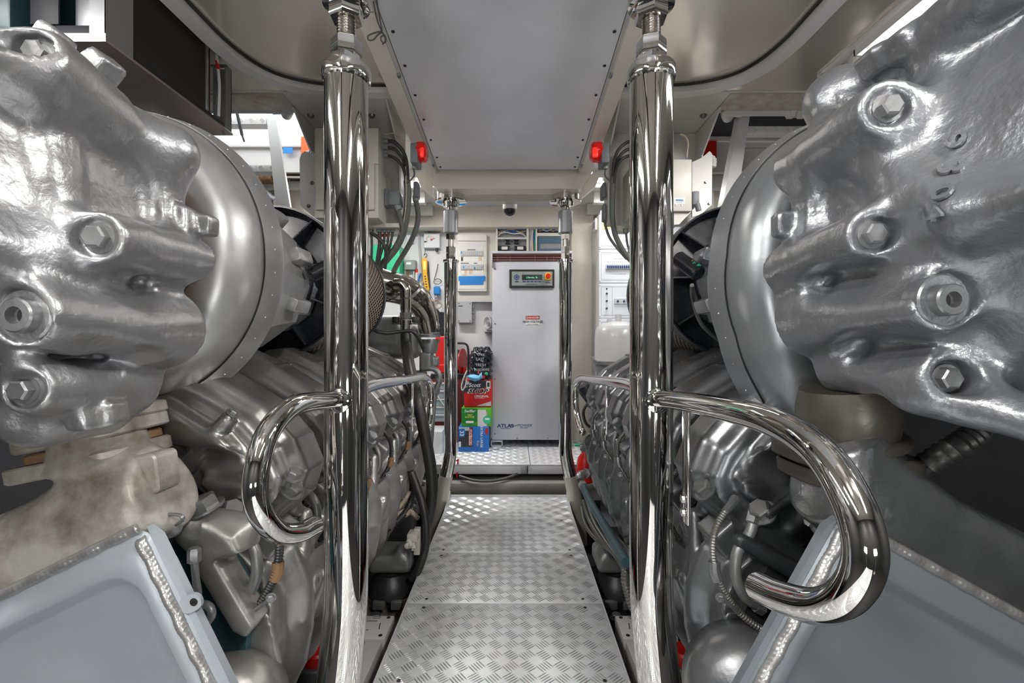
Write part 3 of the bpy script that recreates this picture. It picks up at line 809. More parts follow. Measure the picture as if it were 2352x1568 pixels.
def engine(s):
    left = s < 0; M_ = lambda k: k + ('_left' if left else '_right')
    nm = 'left' if left else 'right'
    e = thing('marine_engine', 'big grey marine diesel engine along the %s side of the walkway' % nm +
              (', with stained castings' if left else ', with casting number 9304'), 'engine', (s * .9, 1.5, -.30), 'pair of marine engines')
    # block behind everything
    poly = [(s * a, b) for a, b in ((.66, -.28), (.72, .45), (.62, .60), (.74, .80), (.92, .93), (1.25, .93), (1.6, .8), (1.6, -.28))]
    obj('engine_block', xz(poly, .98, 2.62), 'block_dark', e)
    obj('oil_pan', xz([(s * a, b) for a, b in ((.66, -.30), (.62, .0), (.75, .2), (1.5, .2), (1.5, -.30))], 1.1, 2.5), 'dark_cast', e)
    # six head covers, six manifold lobes
    cm = COVER if left else mirror_x(COVER); lm = LOBE if left else mirror_x(LOBE)
    c0 = l0 = None
    for k in range(6):
        y = 1.06 + .27 * k
        if c0 is None:
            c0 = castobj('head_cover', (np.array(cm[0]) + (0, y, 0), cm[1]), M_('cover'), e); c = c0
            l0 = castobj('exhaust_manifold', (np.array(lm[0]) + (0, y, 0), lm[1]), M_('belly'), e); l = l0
        else:
            c = c0.copy(); COL.objects.link(c); c.location = (0, .27 * k, 0)
            l = l0.copy(); COL.objects.link(l); l.location = (0, .27 * k, 0)
        # raised name on the cover's slope
        if k == 0:
            from mathutils.bvhtree import BVHTree
            cbv = BVHTree.FromPolygons([v_.co + e.location for v_ in c0.data.vertices], [tuple(q.vertices) for q in c0.data.polygons])
            hit, nn, _, _ = cbv.ray_cast(V((s * .60 - s * .2, 1.055, 1.1)), V((s * .5, 0, -.6)).normalized() * 1.0)
            hit, nn, _, _ = cbv.ray_cast(V((s * .62 , 1.055, 1.3)), V((0, 0, -1)))
            if nn.z < 0: nn = -nn
        rt = Y - nn * Y.dot(nn); rt = rt.normalized() * (1 if left else -1)
        vf = text('mtu', hit - nn * .0012, .021, None, None, right=rt, up=nn.cross(rt), ext=.004, wid=1.6, bold=.03)
        obj('embossed_letters', (np.array([tuple(q) for q in vf[0]]), vf[1]), M_('cover'), c, 0)
        b = obj('cover_bolt', hexbolt((s * .532, y - .118 - .27 * k, .792), (-s * .67, 0, .74), .0095, .010), 'bolt_grey', c)
    # per-cylinder pipework, bolts and sensor cables
    for k in range(6):
        dy = .27 * k
        def Q(px, py, d):       # measured on the right engine, mirrored to the left one
            p = P(px, py, d); return V((p.x if not left else -p.x, p.y + dy, p.z))
        pp = obj('fuel_pipe', tube([Q(1732, 1190, .91), Q(1722, 1225, .90), Q(1695, 1265, .89), Q(1690, 1320, .885), Q(1712, 1370, .885), Q(1745, 1392, .89)], .0105, 14), 'engine_grey', e)
        obj('pipe_nut', hexbolt(Q(1733, 1180, .915), Q(1722, 1225, .90) - Q(1733, 1180, .915), .015, .022, False), 'bolt_grey', pp)
        obj('pipe_nut', hexbolt(Q(1735, 1388, .89), Q(1760, 1400, .89) - Q(1735, 1388, .89), .014, .018, False), 'bolt_grey', pp)
        hc = obj('sensor_cable', tube([Q(1690, 1150, .92), Q(1662, 1180, .90), Q(1642, 1220, .885), Q(1638, 1275, .88), Q(1650, 1330, .875), Q(1680, 1385, .875)] + ([Q(1720, 1425, .87), Q(1775, 1460, .86)] if k == 0 and not left else []), .0068 if not left else .0085, 12, corr=.0052, corr_depth=.18), 'corr_grey' if not left else 'rubber', e)
        obj('cable_fitting', tube([Q(1690, 1145, .925), Q(1665, 1175, .90)], [.0095, .007], 10), 'bolt_grey', hc)
        obj('tape_wrap', tube([Q(1640, 1290, .88), Q(1641, 1310, .8785), Q(1648, 1332, .877)], .0108, 10), 'rust' if left else 'bolt_grey', hc)
        cb = obj('clamp_bracket', box(Q(1672, 1385, .868), (.045, .012, .007), .0015, Matrix.Rotation(.65 * (-1 if left else 1), 3, 'Y')), 'bolt_grey', e)
        obj('bolt', hexbolt(Q(1655, 1372, .865), (-s * .3, -1, 0), .007, .008), 'bolt_grey', cb)
        st = obj('stud_boss', cyl(Q(1700, 1188, 1.0), Q(1622, 1125, .985), .022, .022, 24, .003), M_('cover'), e)
        obj('hex_nut', hexbolt(Q(1622, 1125, .985), Q(1600, 1107, .98) - Q(1622, 1125, .985), .020, .022), 'bolt_grey', st)
        obj('clamp_arm', MB().add(prism([Q(1572, 1125, 1.02), Q(1600, 1120, 1.02), Q(1690, 1190, 1.02), Q(1680, 1205, 1.02)], (0, .02, 0))), M_('cover'), e, 20)
        if k < 5 or left:
            bm_ = MB(); 
            st2 = obj('stud_boss', tube([Q(1830, 1280, .95), Q(1770, 1195, .915), Q(1752, 1178, .91)], [.016, .019, .021], 22), 'dark_cast' if not left else M_('cover'), e)
            obj('hex_nut', hexbolt(Q(1752, 1178, .91), Q(1738, 1158, .90) - Q(1752, 1178, .91), .021, .022), 'bolt_grey', st2)
    # ---- turbocharger: casting, volute, intake, filter
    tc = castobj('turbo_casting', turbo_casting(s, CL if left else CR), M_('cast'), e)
    if left:
        for (px, py, d, r, h) in ((95, 128, .562, .0135, .014), (230, 547, .595, .0150, .014), (60, 895, .592, .0135, .014)):
            obj('hex_bolt', hexbolt(P(px, py, d), (.06, -1, 0), r, h), 'bolt_grey', tc)
        obj('washer', lathe(P(60, 725, .546), -Y, [(-.02, .0315), (.001, .0315), (.003, .0295)], 32), 'cast_left', tc)
        pg = obj('hollow_plug', socket(P(60, 725, .543), (0, -1, 0), .020, .014), 'bolt_grey', tc)
        obj('plug_hole', lathe(P(60, 725, .535), Y, [(0, .0105), (.001, .0105)], 16), 'black', pg)
    else:
        for (px, py, d, r, h) in ((2035, 250, .578, .0135, .014), (2000, 540, .586, .0135, .014), (2170, 868, .584, .0135, .014)):
            obj('hex_bolt', hexbolt(P(px, py, d), (-.06, -1, 0), r, h), 'bolt_grey', tc)
        obj('washer', lathe(P(2165, 690, .536), -Y, [(-.02, .0305), (.001, .0305), (.003, .0285)], 32), 'cast_right', tc)
        pg = obj('hollow_plug', socket(P(2165, 690, .533), (0, -1, 0), .018, .014), 'bolt_grey', tc)
        obj('plug_hole', lathe(P(2165, 690, .525), Y, [(0, .0095), (.001, .0095)], 16), 'black', pg)
        from mathutils.bvhtree import BVHTree
        bv = BVHTree.FromPolygons([v_.co + e.location for v_ in tc.data.vertices], [tuple(q.vertices) for q in tc.data.polygons])
        for ch, px, py, hh in (('9', 2192, 325, .021), ('3', 2178, 392, .021), ('0', 2166, 446, .019), ('4', 2152, 488, .019)):
            hit, nn, _, _ = bv.ray_cast(cam.location, (P(px, py, 1) - cam.location).normalized())
            if hit is None: continue
            if nn.dot(hit - cam.location) > 0: nn = -nn
            dn_ = (-Z - nn * (-Z).dot(nn)).normalized()
            text(ch, hit + nn * .0012, hh, 'cast_right', tc, 'cast_number', right=dn_, up=nn.cross(dn_), ext=.0035, bold=.015, wid=1.5)
    # volute
    if left: rf = lambda d: 1 + .05 * max(0, -d.z) 
    else:
        def rf(d):
            a = math.degrees(math.atan2(-d.z, -d.x))      # 0 towards the walkway, 90 straight down
            pts = [(-180, 1), (-90, .985), (-45, 1.0), (0, 1.03), (30, 1.12), (48, 1.24), (58, 1.33), (68, 1.30), (82, 1.10), (95, 1.0), (180, 1)]
            for (a0, r0), (a1, r1) in zip(pts, pts[1:]):
                if a0 <= a <= a1: return r0 + (r1 - r0) * (a - a0) / (a1 - a0)
            return 1
    ctr = (s * AX, 0, AZ)
    vprof = [(1.0, .15), (.955, .153), (.925, .168), (.905, .190), (.893, .215), (.890, .240), (.896, .262), (.912, .280), (.938, .292), (.965, .298), (.985, .300)]
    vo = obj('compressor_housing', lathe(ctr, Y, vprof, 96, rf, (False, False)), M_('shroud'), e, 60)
    m = MB().add(lathe(ctr, Y, [(.984, .300), (.983, .3045), (.989, .3055), (1.028, .3165), (1.036, .3165), (1.040, .312), (1.040, .18), (1.30, .17)], 96, rf, (False, False)))
    obj('rim_band', m, M_('shroud'), vo, 30)
    obj('dark_crease_ring', lathe(ctr, Y, [(.9835, .2985), (.9825, .3035), (.9845, .3045)], 96, rf, (False, False)), 'black', vo)  # black ring put in to darken the crease before the rim band
    rv = MB()
    for k in range(40):
        a = 2 * PI * k / 40 + .05; dv = V((math.cos(a), 0, math.sin(a))); r = .3115 * rf(dv)
        p = V((s * AX, 1.010, AZ)) + dv * r
        rv.add(lathe(p - dv * .001, dv, [(0, .0026), (.002, .0018)], 8))
    obj('rivets', rv, M_('shroud'), vo)
    obj('copper_gasket', MB().add(lathe(ctr, Y, [(.80, .205), (.93, .205), (.93, .225), (.945, .225), (.945, .14)], 60, None, (False, True))), 'rust' if left else 'dark_cast', e)
    for a in range(8):
        q = a * PI / 4 + .2
        obj('hex_bolt', hexbolt((s * AX + .215 * math.cos(q), .93, AZ + .215 * math.sin(q)), -Y, .009, .010), 'rust' if left else 'bolt_grey', e)
    # intake body between volute and filter
    il = lathe((s * AX, 0, AZ), Y, [(1.04, .27), (1.12, .262), (1.30, .225), (1.42, .205), (1.46, .16), (1.62, .15)], 10, None, (False, True))
    ib = obj('intake_body', il, M_('shroud'), e, 25)
    for k in range(6):
        q = math.radians((-20, 15, 50, 130, 200, 250)[k]); dv = V((-s * math.cos(q), 0, math.sin(q)))
        p = V((s * AX, 1.33, AZ)) + dv * .225
        obj('bolt_pad', box(p, (.04, .09, .04), .008, Matrix.Rotation(q * s, 3, 'Y')), M_('shroud'), ib)
    # restriction indicator
    a, b = ((P(1556, 592, 1.36), P(1606, 630, 1.30)) if not left else (P(712, 634, 1.38), P(762, 608, 1.42)))
    ri = obj('filter_indicator', cyl(a, b, .022, .022, 24, .003), 'black_plastic', ib)
    if not left:
        dv = (b - a).normalized(); up_ = V((dv.z, 0, -dv.x)); mid = (a + b) / 2 - Y * .0225
        obj('green_print', MB().add(box(mid + dv * .008, (.012, .002, .024), .0004, Matrix.Rotation(.63, 3, 'Y'))).add(box(mid + dv * .022, (.009, .002, .03), .0004, Matrix.Rotation(.63, 3, 'Y'))), 'green_plastic', ri)
        obj('yellow_print', box(mid - dv * .004 - Y * .0005, (.004, .002, .024), .0004, Matrix.Rotation(.63, 3, 'Y')), 'yellow', ri)
        obj('braided_line', tube([b + V((-.02, .0, -.03)), P(1592, 690, 1.4), P(1612, 745, 1.42), P(1660, 790, 1.45)], .006, 8), 'corr_grey', ib)
    # filter
    fz = 1.145; fc = V((s * AX, 0, fz))
    fl = obj('air_filter', MB().add(lathe(fc, Y, [(1.60, .14), (1.60, .150), (1.635, .155), (1.645, .235), (1.62, .248), (1.60, .252), (1.60, .258), (1.66, .258), (1.66, .15)], 64, None, (False, False))), 'black_plastic', e)
    for k in range(9):
        q = 2 * PI * k / 9 + .3; dv = V((math.cos(q), 0, math.sin(q)))
        r_ = loops([[fc + dv * .15 + Y * 1.56 + n * .0025, fc + dv * .245 + Y * 1.605 + n * .0025, fc + dv * .245 + Y * 1.65 + n * .0025, fc + dv * .15 + Y * 1.65 + n * .0025] for n in (V((-dv.z, 0, dv.x)), -V((-dv.z, 0, dv.x)))])
        obj('rib', r_, 'black_plastic', fl)
    obj('hose_clamp', lathe(fc, Y, [(1.54, .152), (1.54, .160), (1.56, .160), (1.56, .152)], 48, None, (False, False)), 'black_plastic', fl)
    obj('filter_element', MB().add(lathe(fc, Y, [(1.66, .238), (2.08, .238)], 64)), 'black', fl)
    NM = 84; v = []; f = []
    for sg in (-1, 1):
        for k in range(NM):
            for i in range(16):
                y0, y1 = 1.66 + .42 * i / 16, 1.66 + .42 * (i + 1) / 16
                a0 = 2 * PI * k / NM + sg * .9 * i / 16; a1 = a0 + sg * .9 / 16; wdt = .0019 / .248
                b_ = len(v)
                for (a, y, rr) in ((a0, y0, 0), (a0 + 2 * wdt, y0, 0), (a1 + 2 * wdt, y1, 0), (a1, y1, 0)):
                    v.append((s * AX + .2475 * math.cos(a), y, fz + .2475 * math.sin(a)))
                for (a, y, rr) in ((a0, y0, 0), (a0 + 2 * wdt, y0, 0), (a1 + 2 * wdt, y1, 0), (a1, y1, 0)):
                    v.append((s * AX + .2455 * math.cos(a), y, fz + .2455 * math.sin(a)))
                f += [(b_, b_ + 1, b_ + 2, b_ + 3), (b_, b_ + 4, b_ + 5, b_ + 1), (b_ + 3, b_ + 2, b_ + 6, b_ + 7)]
    obj('wire_mesh', (v, f), 'mesh_brown', fl, 0)
    obj('end_cap', lathe(fc, Y, [(2.075, .20), (2.075, .254), (2.10, .254), (2.105, .248), (2.105, .05)], 64), 'black_plastic', fl)
    # ---- charge-air cooler box in the lower corner, face to the walkway end
    ang = math.radians(26.0 if left else 29.0)
    d0 = .72 if left else .70
    C0 = P(332, 1212, d0) if left else P(1930, 1192, d0)
    u = V((math.cos(ang), 0, math.sin(ang))) if left else V((-math.cos(ang), 0, math.sin(ang)))
    v_ = V((math.sin(ang), 0, -math.cos(ang))) if left else V((-math.sin(ang), 0, -math.cos(ang)))
    W_, H_ = .46, .46
    cc = C0 - u * W_ / 2 + v_ * H_ / 2
    def rr_(ins, dep, r, sh=V((0, 0, 0))): return rrect(cc + Y * dep + sh, u, v_, W_ - 2 * ins, H_ - 2 * ins, r)
    bxs = obj('cooler_box', loops([rr_(.05, .09, .02), rr_(.05, .014, .02), rr_(.004, .012, .02), rr_(0, .006, .02), rr_(.004, 0, .02), rr_(.022, 0, .018), rr_(.025, -.003, .018), rr_(.042, -.003, .050), rr_(.047, .0, .048), rr_(.057, .014, .042), rr_(.064, .018, .036)]), M_('plate'), e, 50)
    def weld(a, b, r, name='weld_bead'):
        L = (b - a).length; n = int(L / .0022); ls = []
        uu, ww, dd = frame(b - a)
        for i in range(n + 1):
            rr = r * (.93 + .07 * abs(math.sin(i * .9)) + .03 * math.sin(i * .23)); p = a.lerp(b, i / n) + uu * .0012 * math.sin(i * .31)
            ls.append([p + (uu * math.cos(q) + ww * math.sin(q)) * rr + dd * (.004 * math.cos(q)) for q in (2 * PI * j / 10 for j in range(10))])
        obj(name, loops(ls), 'weld', bxs, 180)
    weld(C0 + v_ * .012 - u * .012 - Y * .002, C0 + v_ * .45 - u * .012 - Y * .002, .0085 if left else .0095)
    weld(C0 + v_ * (-.004) - u * .01 + Y * .0, C0 - u * .45 + v_ * (-.004), .0085)
    obj('mounting_lug', loops([rrect(C0 + v_ * .135 + u * .012 + Y * y_, u, v_, .034, .026, .012) for y_ in (.0, .006)]), M_('plate'), bxs)
    obj('lug_hole', lathe(C0 + v_ * .135 + u * .018 - Y * .0006, Y, [(0, .006), (.001, .006)], 16), 'black', bxs)
    obj('side_flange', loops([[C0 + u * a + v_ * b + Y * y_ for a, b in ((0, .0), (.010, .02), (.010, .42), (0, .44))] for y_ in (.004, .018)]), M_('plate'), bxs)
    # header tank running along the box's top edge
    tp = 'dirty_light' if left else 'tank_right'
    a = C0 - u * .012 - v_ * .045 + Y * .075; b = C0 - u * .50 - v_ * .045 + Y * .075
    g = Cast((min(a.x, b.x) - .12, .66, min(a.z, b.z) - .1), (max(a.x, b.x) + .12, .93, max(a.z, b.z) + .22), .005)
    g.add(g.cone(a, b, .062, .078, False) - .01, 0)
    g.add(g.box((a + b) / 2 + v_ * .03, (.24, .07, .03), Matrix.Rotation(-ang if left else ang, 3, 'Y'), .01), .02)
    nk = (P(235, 1060, .82), P(222, 965, .82)) if left else (P(1990, 1150, .80), P(1925, 1000, .78))
    g.add(g.cone(nk[0], nk[1], .075, .06, False), .06)
    if left:
        g.add(g.box(P(330, 1110, .82), (.012, .05, .05), Matrix.Rotation(.35, 3, 'Y'), .008), .01)
        g.add(g.box(P(255, 1175, .735), (.016, .01, .013), Matrix.Rotation(-ang, 3, 'Y'), .003), .004)
    hd = castobj('header_tank', g.mesh(), tp, e)
    if left:
        for (px, py, w_, h_, dd, mt) in ((215, 1052, .205, .026, .79, 'dirty_light'), (225, 1022, .155, .018, .80, 'rust'), (218, 990, .19, .026, .80, 'dirty_light'), (228, 958, .17, .022, .80, 'dirty_light')):
            rm = Matrix.Rotation(-.20, 3, 'Y')
            uu = rm @ X; vv = Y
            c = P(px, py, dd + .04)
            obj('duct_flange', loops([rrect(c + (rm @ Z) * z_, uu, vv, w_ - q, .15 - q, .035) for z_, q in ((-h_ / 2, .006), (-h_ / 2 + .003, 0), (h_ / 2 - .003, 0), (h_ / 2, .006))]), mt, hd)
        obj('elbow_flange', slab(P(322, 1092, .765), (Matrix.Rotation(-.12, 3, 'Y') @ X), (Matrix.Rotation(-.12, 3, 'Y') @ Z), .055, .065, .01, .05, -Y, .003), 'dirty_light', hd)
    else:
        n_ax = V((-.13, -.06, 1))
        obj('duct_cup', lathe(P(1945, 968, .80), n_ax, [(-.045, .066), (.0, .076), (.03, .074), (.06, .066)], 48), 'olive_cast', hd)
        obj('clamp_ring', lathe(P(1948, 1010, .80), n_ax, [(-.008, .080), (-.005, .086), (.004, .086), (.008, .080)], 48), 'olive_cast', hd)
        for (px, py, w_, h_) in ((1936, 1045, .205, .030), (1940, 1090, .190, .026)):
            rm = Matrix.Rotation(.10, 3, 'Y')
            c = P(px, py, .81)
            obj('duct_flange', loops([rrect(c + n_ax.normalized() * z_, rm @ X, Y, w_ - q, .17 - q, .06, 8) for z_, q in ((-h_ / 2, .006), (-h_ / 2 + .003, 0), (h_ / 2 - .003, 0), (h_ / 2, .006))]), 'olive_cast', hd)
        obj('bellows_hose', tube([P(2275, 965, .74), P(2240, 1000, .74), P(2185, 1035, .74), P(2120, 1075, .76), P(2070, 1110, .8)], .021, 20, corr=.012, corr_depth=.12), 'rubber', e)
    # ---- lower end: dome, arm and side casting ahead of the manifold
    def Q2(px, py, d):
        return P(px, py, d)
    if left:
        g = Cast((-.62, .78, .20), (-.36, 1.02, .66), .0048)
        tri = [(-.570, .585), (-.515, .60), (-.50, .555), (-.44, .43), (-.455, .40), (-.50, .43), (-.575, .53)]
        tri = [(P(x_, y_, .86).x, P(x_, y_, .86).z) for x_, y_ in ((430, 1235), (490, 1200), (545, 1225), (565, 1262), (510, 1280), (596, 1425), (574, 1454), (545, 1440), (455, 1290))]
        g.add(g.ext(g.poly(tri), .84, .90, .010), 0)
        g.add(g.cone(P(440, 1200, .86), P(560, 1215, .90), .030, .030), .03)
        castobj('support_arm', g.mesh(), 'belly_left', e)
        obj('cap_bolt', hexbolt(P(475, 1168, .86), (P(465, 1145, .85) - P(490, 1190, .86)), .024, .024), 'bolt_grey', e)
        obj('side_bolt', hexbolt(P(672, 1095, .96), (P(672, 1075, .95) - P(655, 1110, .96)), .014, .018), 'bolt_grey', e)
        obj('drain_fitting', tube([P(370, 1195, .80), P(395, 1212, .79), P(412, 1200, .79)], [.016, .017, .006], 16), 'engine_grey', e)
        obj('drain_wire', tube([P(330, 1190, .80), P(370, 1182, .78), P(410, 1182, .77), P(420, 1192, .77), P(405, 1205, .78)], .003, 8), 'bolt_grey', e)
        pi_ = obj('oil_pipe', tube([P(445, 1275, .80), P(450, 1330, .80), P(455, 1370, .81), P(440, 1400, .84)], .006, 12), 'engine_grey', e)
        obj('pipe_nut', hexbolt(P(446, 1290, .80), Z, .0105, .024, False), 'bolt_grey', pi_)
        obj('oil_pipe', tube([P(455, 1385, .80), P(480, 1392, .79), P(486, 1415, .79), P(465, 1440, .82)], .0065, 12), 'engine_grey', e)
        obj('inner_panel', xz([(-.62, .10), (-.50, .10), (-.475, .42), (-.56, .58), (-.62, .55)], .90, .95), 'teal_hose', e)
        obj('crank_dome', lathe(P(520, 1640, .86), V((.3, -1, .3)), [(-.04, .10), (.0, .10), (.03, .09), (.05, .06), (.056, .02)], 40), 'belly_left', e, 180)
    else:
        g = Cast((.42, .80, .42), (.78, 1.0, .80), .0048)
        body = [(P(x_, y_, .92).x, P(x_, y_, .92).z) for x_, y_ in ((1755, 1160), (1830, 1100), (1990, 1110), (2000, 1260), (1880, 1340), (1800, 1330), (1720, 1280), (1700, 1200))]
        g.add(g.ext(g.poly(body), .90, .98, .02), 0)
        g.add(g.cone(P(1765, 1180, .89), P(1880, 1100, .90), .008, .008), .012)
        g.add(g.cone(P(1900, 1150, .89), P(1820, 1215, .90), .012, .010), .02)
        g.add(g.cone(P(1890, 1165, .88), P(1890, 1165, .92), .026, .03, False), .012)
        g.cut(g.cone(P(1890, 1165, .85), P(1890, 1165, .90), .016, .016, False), .003)
        g.add(g.cone(P(1700, 1240, .89), P(1850, 1325, .88), .014, .018), .02)
        castobj('gear_housing', g.mesh(), 'dark_cast', e)
        obj('sensor_body', tube([P(1920, 1210, .79), P(1885, 1205, .79), P(1868, 1198, .79)], [.022, .020, .010], 18), 'engine_grey', e)
        obj('sensor_tip', hexbolt(P(1868, 1198, .79), V((-1, 0, .15)), .009, .012, False), 'weld', e)
        obj('drain_wire', tube([P(1860, 1192, .78), P(1850, 1176, .78), P(1880, 1172, .78), P(1960, 1175, .79)], .0032, 8), 'bolt_grey', e)
        obj('crank_dome', lathe(P(1725, 1600, .84), V((-.3, -1, .35)), [(-.05, .115), (.0, .11), (.03, .10), (.05, .07), (.06, .02)], 40), 'belly_right', e, 180)
        obj('inner_panel', xz([(.62, .10), (.50, .10), (.475, .42), (.56, .58), (.62, .55)], .90, .95), 'dark_cast', e)
    # ---- feet on rubber mounts
    for y in (1.98,):
        px = 905 if left else 1412
        c = P(px, 1310, y)
        g = Cast((c.x - .16, y - .14, -.18), (c.x + .16, y + .16, .14), .005)
        g.add(g.box((c.x, y, .035), (.085, .085, .035), None, .02), 0)
        g.add(g.box((c.x + s * .10, y + .01, .03), (.07, .06, .03), None, .015), .02)
        g.add(g.ball((c.x - s * .045, y - .03, .075), (.035, .05, .028)), .02)
        g.cut(g.cone((c.x - s * .0, y - .13, .105), (c.x + s * .0, y + .0, .10), .03, .022), .012)
        ft = castobj('engine_foot', g.mesh(), 'engine_grey', e)
        obj('rubber_mount', lathe((c.x + s * .01, y, -.005), -Z, [(0, .07), (.02, .062), (.05, .085), (.09, .10), (.10, .10)], 40), 'dark_cast', ft)
        cup = MB()
        for (x_, w_) in ((-.035, .05), (.035, .045)):
            cup.add(box((c.x + x_, y - .095, -.115), (w_, .02, .035), .005))
        obj('mount_cup', cup, 'engine_grey', ft)
        obj('mount_plate', bx(c.x - .13, c.x + .13, y - .22, y + .14, -.20, -.17, .004), 'dirty_light' if left else 'dark_cast', ft)
        for (x_, y_) in ((-.03, -.17), (.09, -.17), (-.11, -.15)):
            obj('mount_bolt', MB().add(cyl((c.x + x_, y + y_, -.17), (c.x + x_, y + y_, -.12), .010, n=12)).add(hexbolt((c.x + x_, y + y_, -.125), Z, .019, .018)), 'bolt_grey', ft)
    return e
ENG_L = engine(-1)
ENG_R = engine(1)
# ================================================================ things around the engines
def ptext(s, px, py, d, hpx, m, parent, name='lettering', **k):
    c = P(px, py, d); return text(s, c, hpx * d / F, m, parent, name, **k)
def pbox(px0, py0, px1, py1, d0, d1, bev=.002):
    """block whose face (at depth d0) covers the given photo rectangle"""
    a = P(px0, py0, d0); b = P(px1, py1, d0); return bx(a.x, b.x, d0, d1, b.z, a.z, bev)
def at(px, py, d): return P(px, py, d)

# ---------------------------------------------------------------- shore power cabinet
D = 3.55
t = thing('power_cabinet', 'tall light grey electrical cabinet with display panel and high voltage sign', 'cabinet', (P(1221, 0, D).x, 3.7, PZ))
obj('body', pbox(1131, 600, 1313, 1009, D + .022, 3.93, .004), 'cabinet_grey', t)
door = obj('door', pbox(1130.5, 602, 1312.5, 1010, D, D + .02, .004), 'cabinet_grey', t)
for px, py in ((1137, 617), (1137, 743), (1137, 870), (1137, 996), (1188, 1006), (1258, 1006)):
    obj('door_screw', lathe(P(px, py, D), -Y, [(0, .006), (.002, .005), (.004, .002)], 12), 'bolt_grey', door)
obj('hood', MB().add(pbox(1129, 576, 1315, 582, D - .02, 3.95, .003)).add(pbox(1129, 582, 1131, 612, D - .02, D + .05, .001)).add(pbox(1313, 582, 1315, 612, D - .02, D + .05, .001)), 'cabinet_grey', t)
gr = obj('vent_grille', pbox(1131, 582, 1313, 601, D + .03, D + .05, 0), 'brown_grille', t)
for py in (585.5, 591, 597): obj('grille_bar', cyl(P(1131, py, D), P(1313, py, D), .0028, n=8), 'copper_grille', gr)
for px in (1143, 1172, 1229, 1256, 1272): obj('grille_bar', cyl(P(px, 583, D + .006), P(px, 600, D + .006), .002, n=8), 'copper_grille', gr)
pn = obj('control_panel', pslab(1170, 618.5, 1273.5, 660.5, D - .012, .014, .003), 'black', t)
e_ = D - .013
obj('panel_plate', pslab(1175.5, 623.5, 1269, 656, e_ - .001, .003, .004), 'box_grey', pn)
obj('screen', pslab(1199, 630.5, 1245.5, 643, e_ - .002, .002, .001, .0004), 'lcd', pn)
ptext('L:Service  0v', 1222, 637, e_ - .0025, 3.6, 'lcd_text', pn, 'screen_text')
for k in range(5): obj('key', pslab(1200.5 + k * 9, 645, 1207.5 + k * 9, 647.5, e_ - .003, .002, .003, .0004), 'ink_navy', pn)
obj('key', pslab(1183, 645, 1191, 647.5, e_ - .003, .002, .003, .0004), 'ink_navy', pn)
c = P(1186.7, 636.5, e_)
for k in range(8):
    q = k * PI / 4; obj('key', lathe(c + V((math.cos(q) * .017, 0, math.sin(q) * .017)), -Y, [(0, .0055), (.003, .0045)], 10), 'ink_navy', pn)
obj('key', lathe(c, -Y, [(0, .0085), (.003, .0075)], 16), 'ink_navy', pn)
c = P(1258.6, 635, e_)
obj('stop_ring', loops([rrect(c - Y * y_, X, Z, .046 - q, .058 - q, .020 - q / 2) for y_, q in ((0, 0), (.010, 0), (.013, .006))]), 'yellow', pn)
obj('stop_button', lathe(c - Y * .012, -Y, [(0, .013), (.012, .013), (.014, .019), (.024, .019), (.028, .015), (.029, .006), (.027, .001)], 28), 'red', pn)
ptext('ShorPOWER SPA', 1221, 652.5, e_ - .002, 2.6, 'ink', pn)
ptext('(atlas)', 1258.6, 648.5, e_ - .002, 3.2, 'ink', pn)
sg = obj('danger_sign', pslab(1207, 724.5, 1240, 746.5, D - .001, .001, .001, .0002), 'rim_white', t)
obj('sign_band', pslab(1207.5, 725, 1239.5, 733.5, D - .0016, .001, .001, .0002), 'ink', sg)
obj('sign_oval', pslab(1209, 726, 1238, 732.8, D - .0022, .001, .009, .0002), 'ink_red', sg)
ptext('DANGER', 1223.5, 729.5, D - .0026, 4.6, 'ink_white', sg, wid=1.15)
ptext('HIGH VOLTAGE', 1223.5, 738.5, D - .002, 4.8, 'ink', sg, wid=.95, bold=.01)
ptext('KEEP OUT   AUTHORIZED', 1223.5, 744.6, D - .002, 1.5, 'ink', sg)
ptext('ATLAS', 1161, 978, D - .001, 8, 'ink_navy', t, 'logo', shear=.0, bold=.03, wid=1.15)
obj('logo_line', pslab(1149, 983.3, 1173, 984.2, D - .001, .001, .0003, .0001), 'ink_navy', t)
ptext('ShorPOWER', 1195, 977, D - .001, 5.5, 'ink_navy', t, 'logo', shear=.35, wid=1.25)
ptext('SPA-40P', 1203, 982.5, D - .001, 2.8, 'ink_navy', t, 'logo', shear=.2, wid=1.3)
for px in (1141, 1298):
    a = P(px, 1011, D + .03)
    obj('foot', MB().add(bx(a.x - .045, a.x + .045, D + .0, D + .09, PZ + .001, PZ + .012, .001)).add(bx(a.x - .045, a.x + .045, D + .0, D + .09, PZ + .04, a.z + .004, .001))
        .add(bx(a.x - .045, a.x - .037, D + .0, D + .09, PZ + .001, a.z, .001)).add(bx(a.x + .037, a.x + .045, D, D + .09, PZ + .001, a.z, .001)), 'light_grey', t)

# ---------------------------------------------------------------- packages stacked beside it
D = 3.40
def carton(px0, py0, px1, py1, d, dep, mt, label, z0=None):
    a = P(px0, py0, d); b = P(px1, py1, d)
    if z0 is None: z0 = b.z
    t = thing('carton', label, 'box', ((a.x + b.x) / 2, d + dep / 2, z0), 'cartons stacked beside the grey cabinet')
    obj('box_body', bx(a.x, b.x, d, d + dep, z0, a.z, .003), mt, t); return t
zb1 = PZ + .0015
t = carton(1053, 980, 1122, 1027, D, .30, 'blue', 'blue and black carton of extra large bags at the bottom of the stack', zb1); e_ = D - .0012
obj('photo_panel', pslab(1054, 981, 1086, 1026, e_, .001, .001, .0002), 'dark_cast', t)
obj('light_patch', pslab(1054, 981, 1078, 989, e_ - .0006, .001, .001, .0002), 'light_grey', t)
obj('blue_badge', prism([P(x, y, e_ - .0007) for x, y in ((1054, 985), (1066, 984), (1070, 992), (1066, 1004), (1054, 1003))], (0, .0006, 0)), 'blue', t, 0)
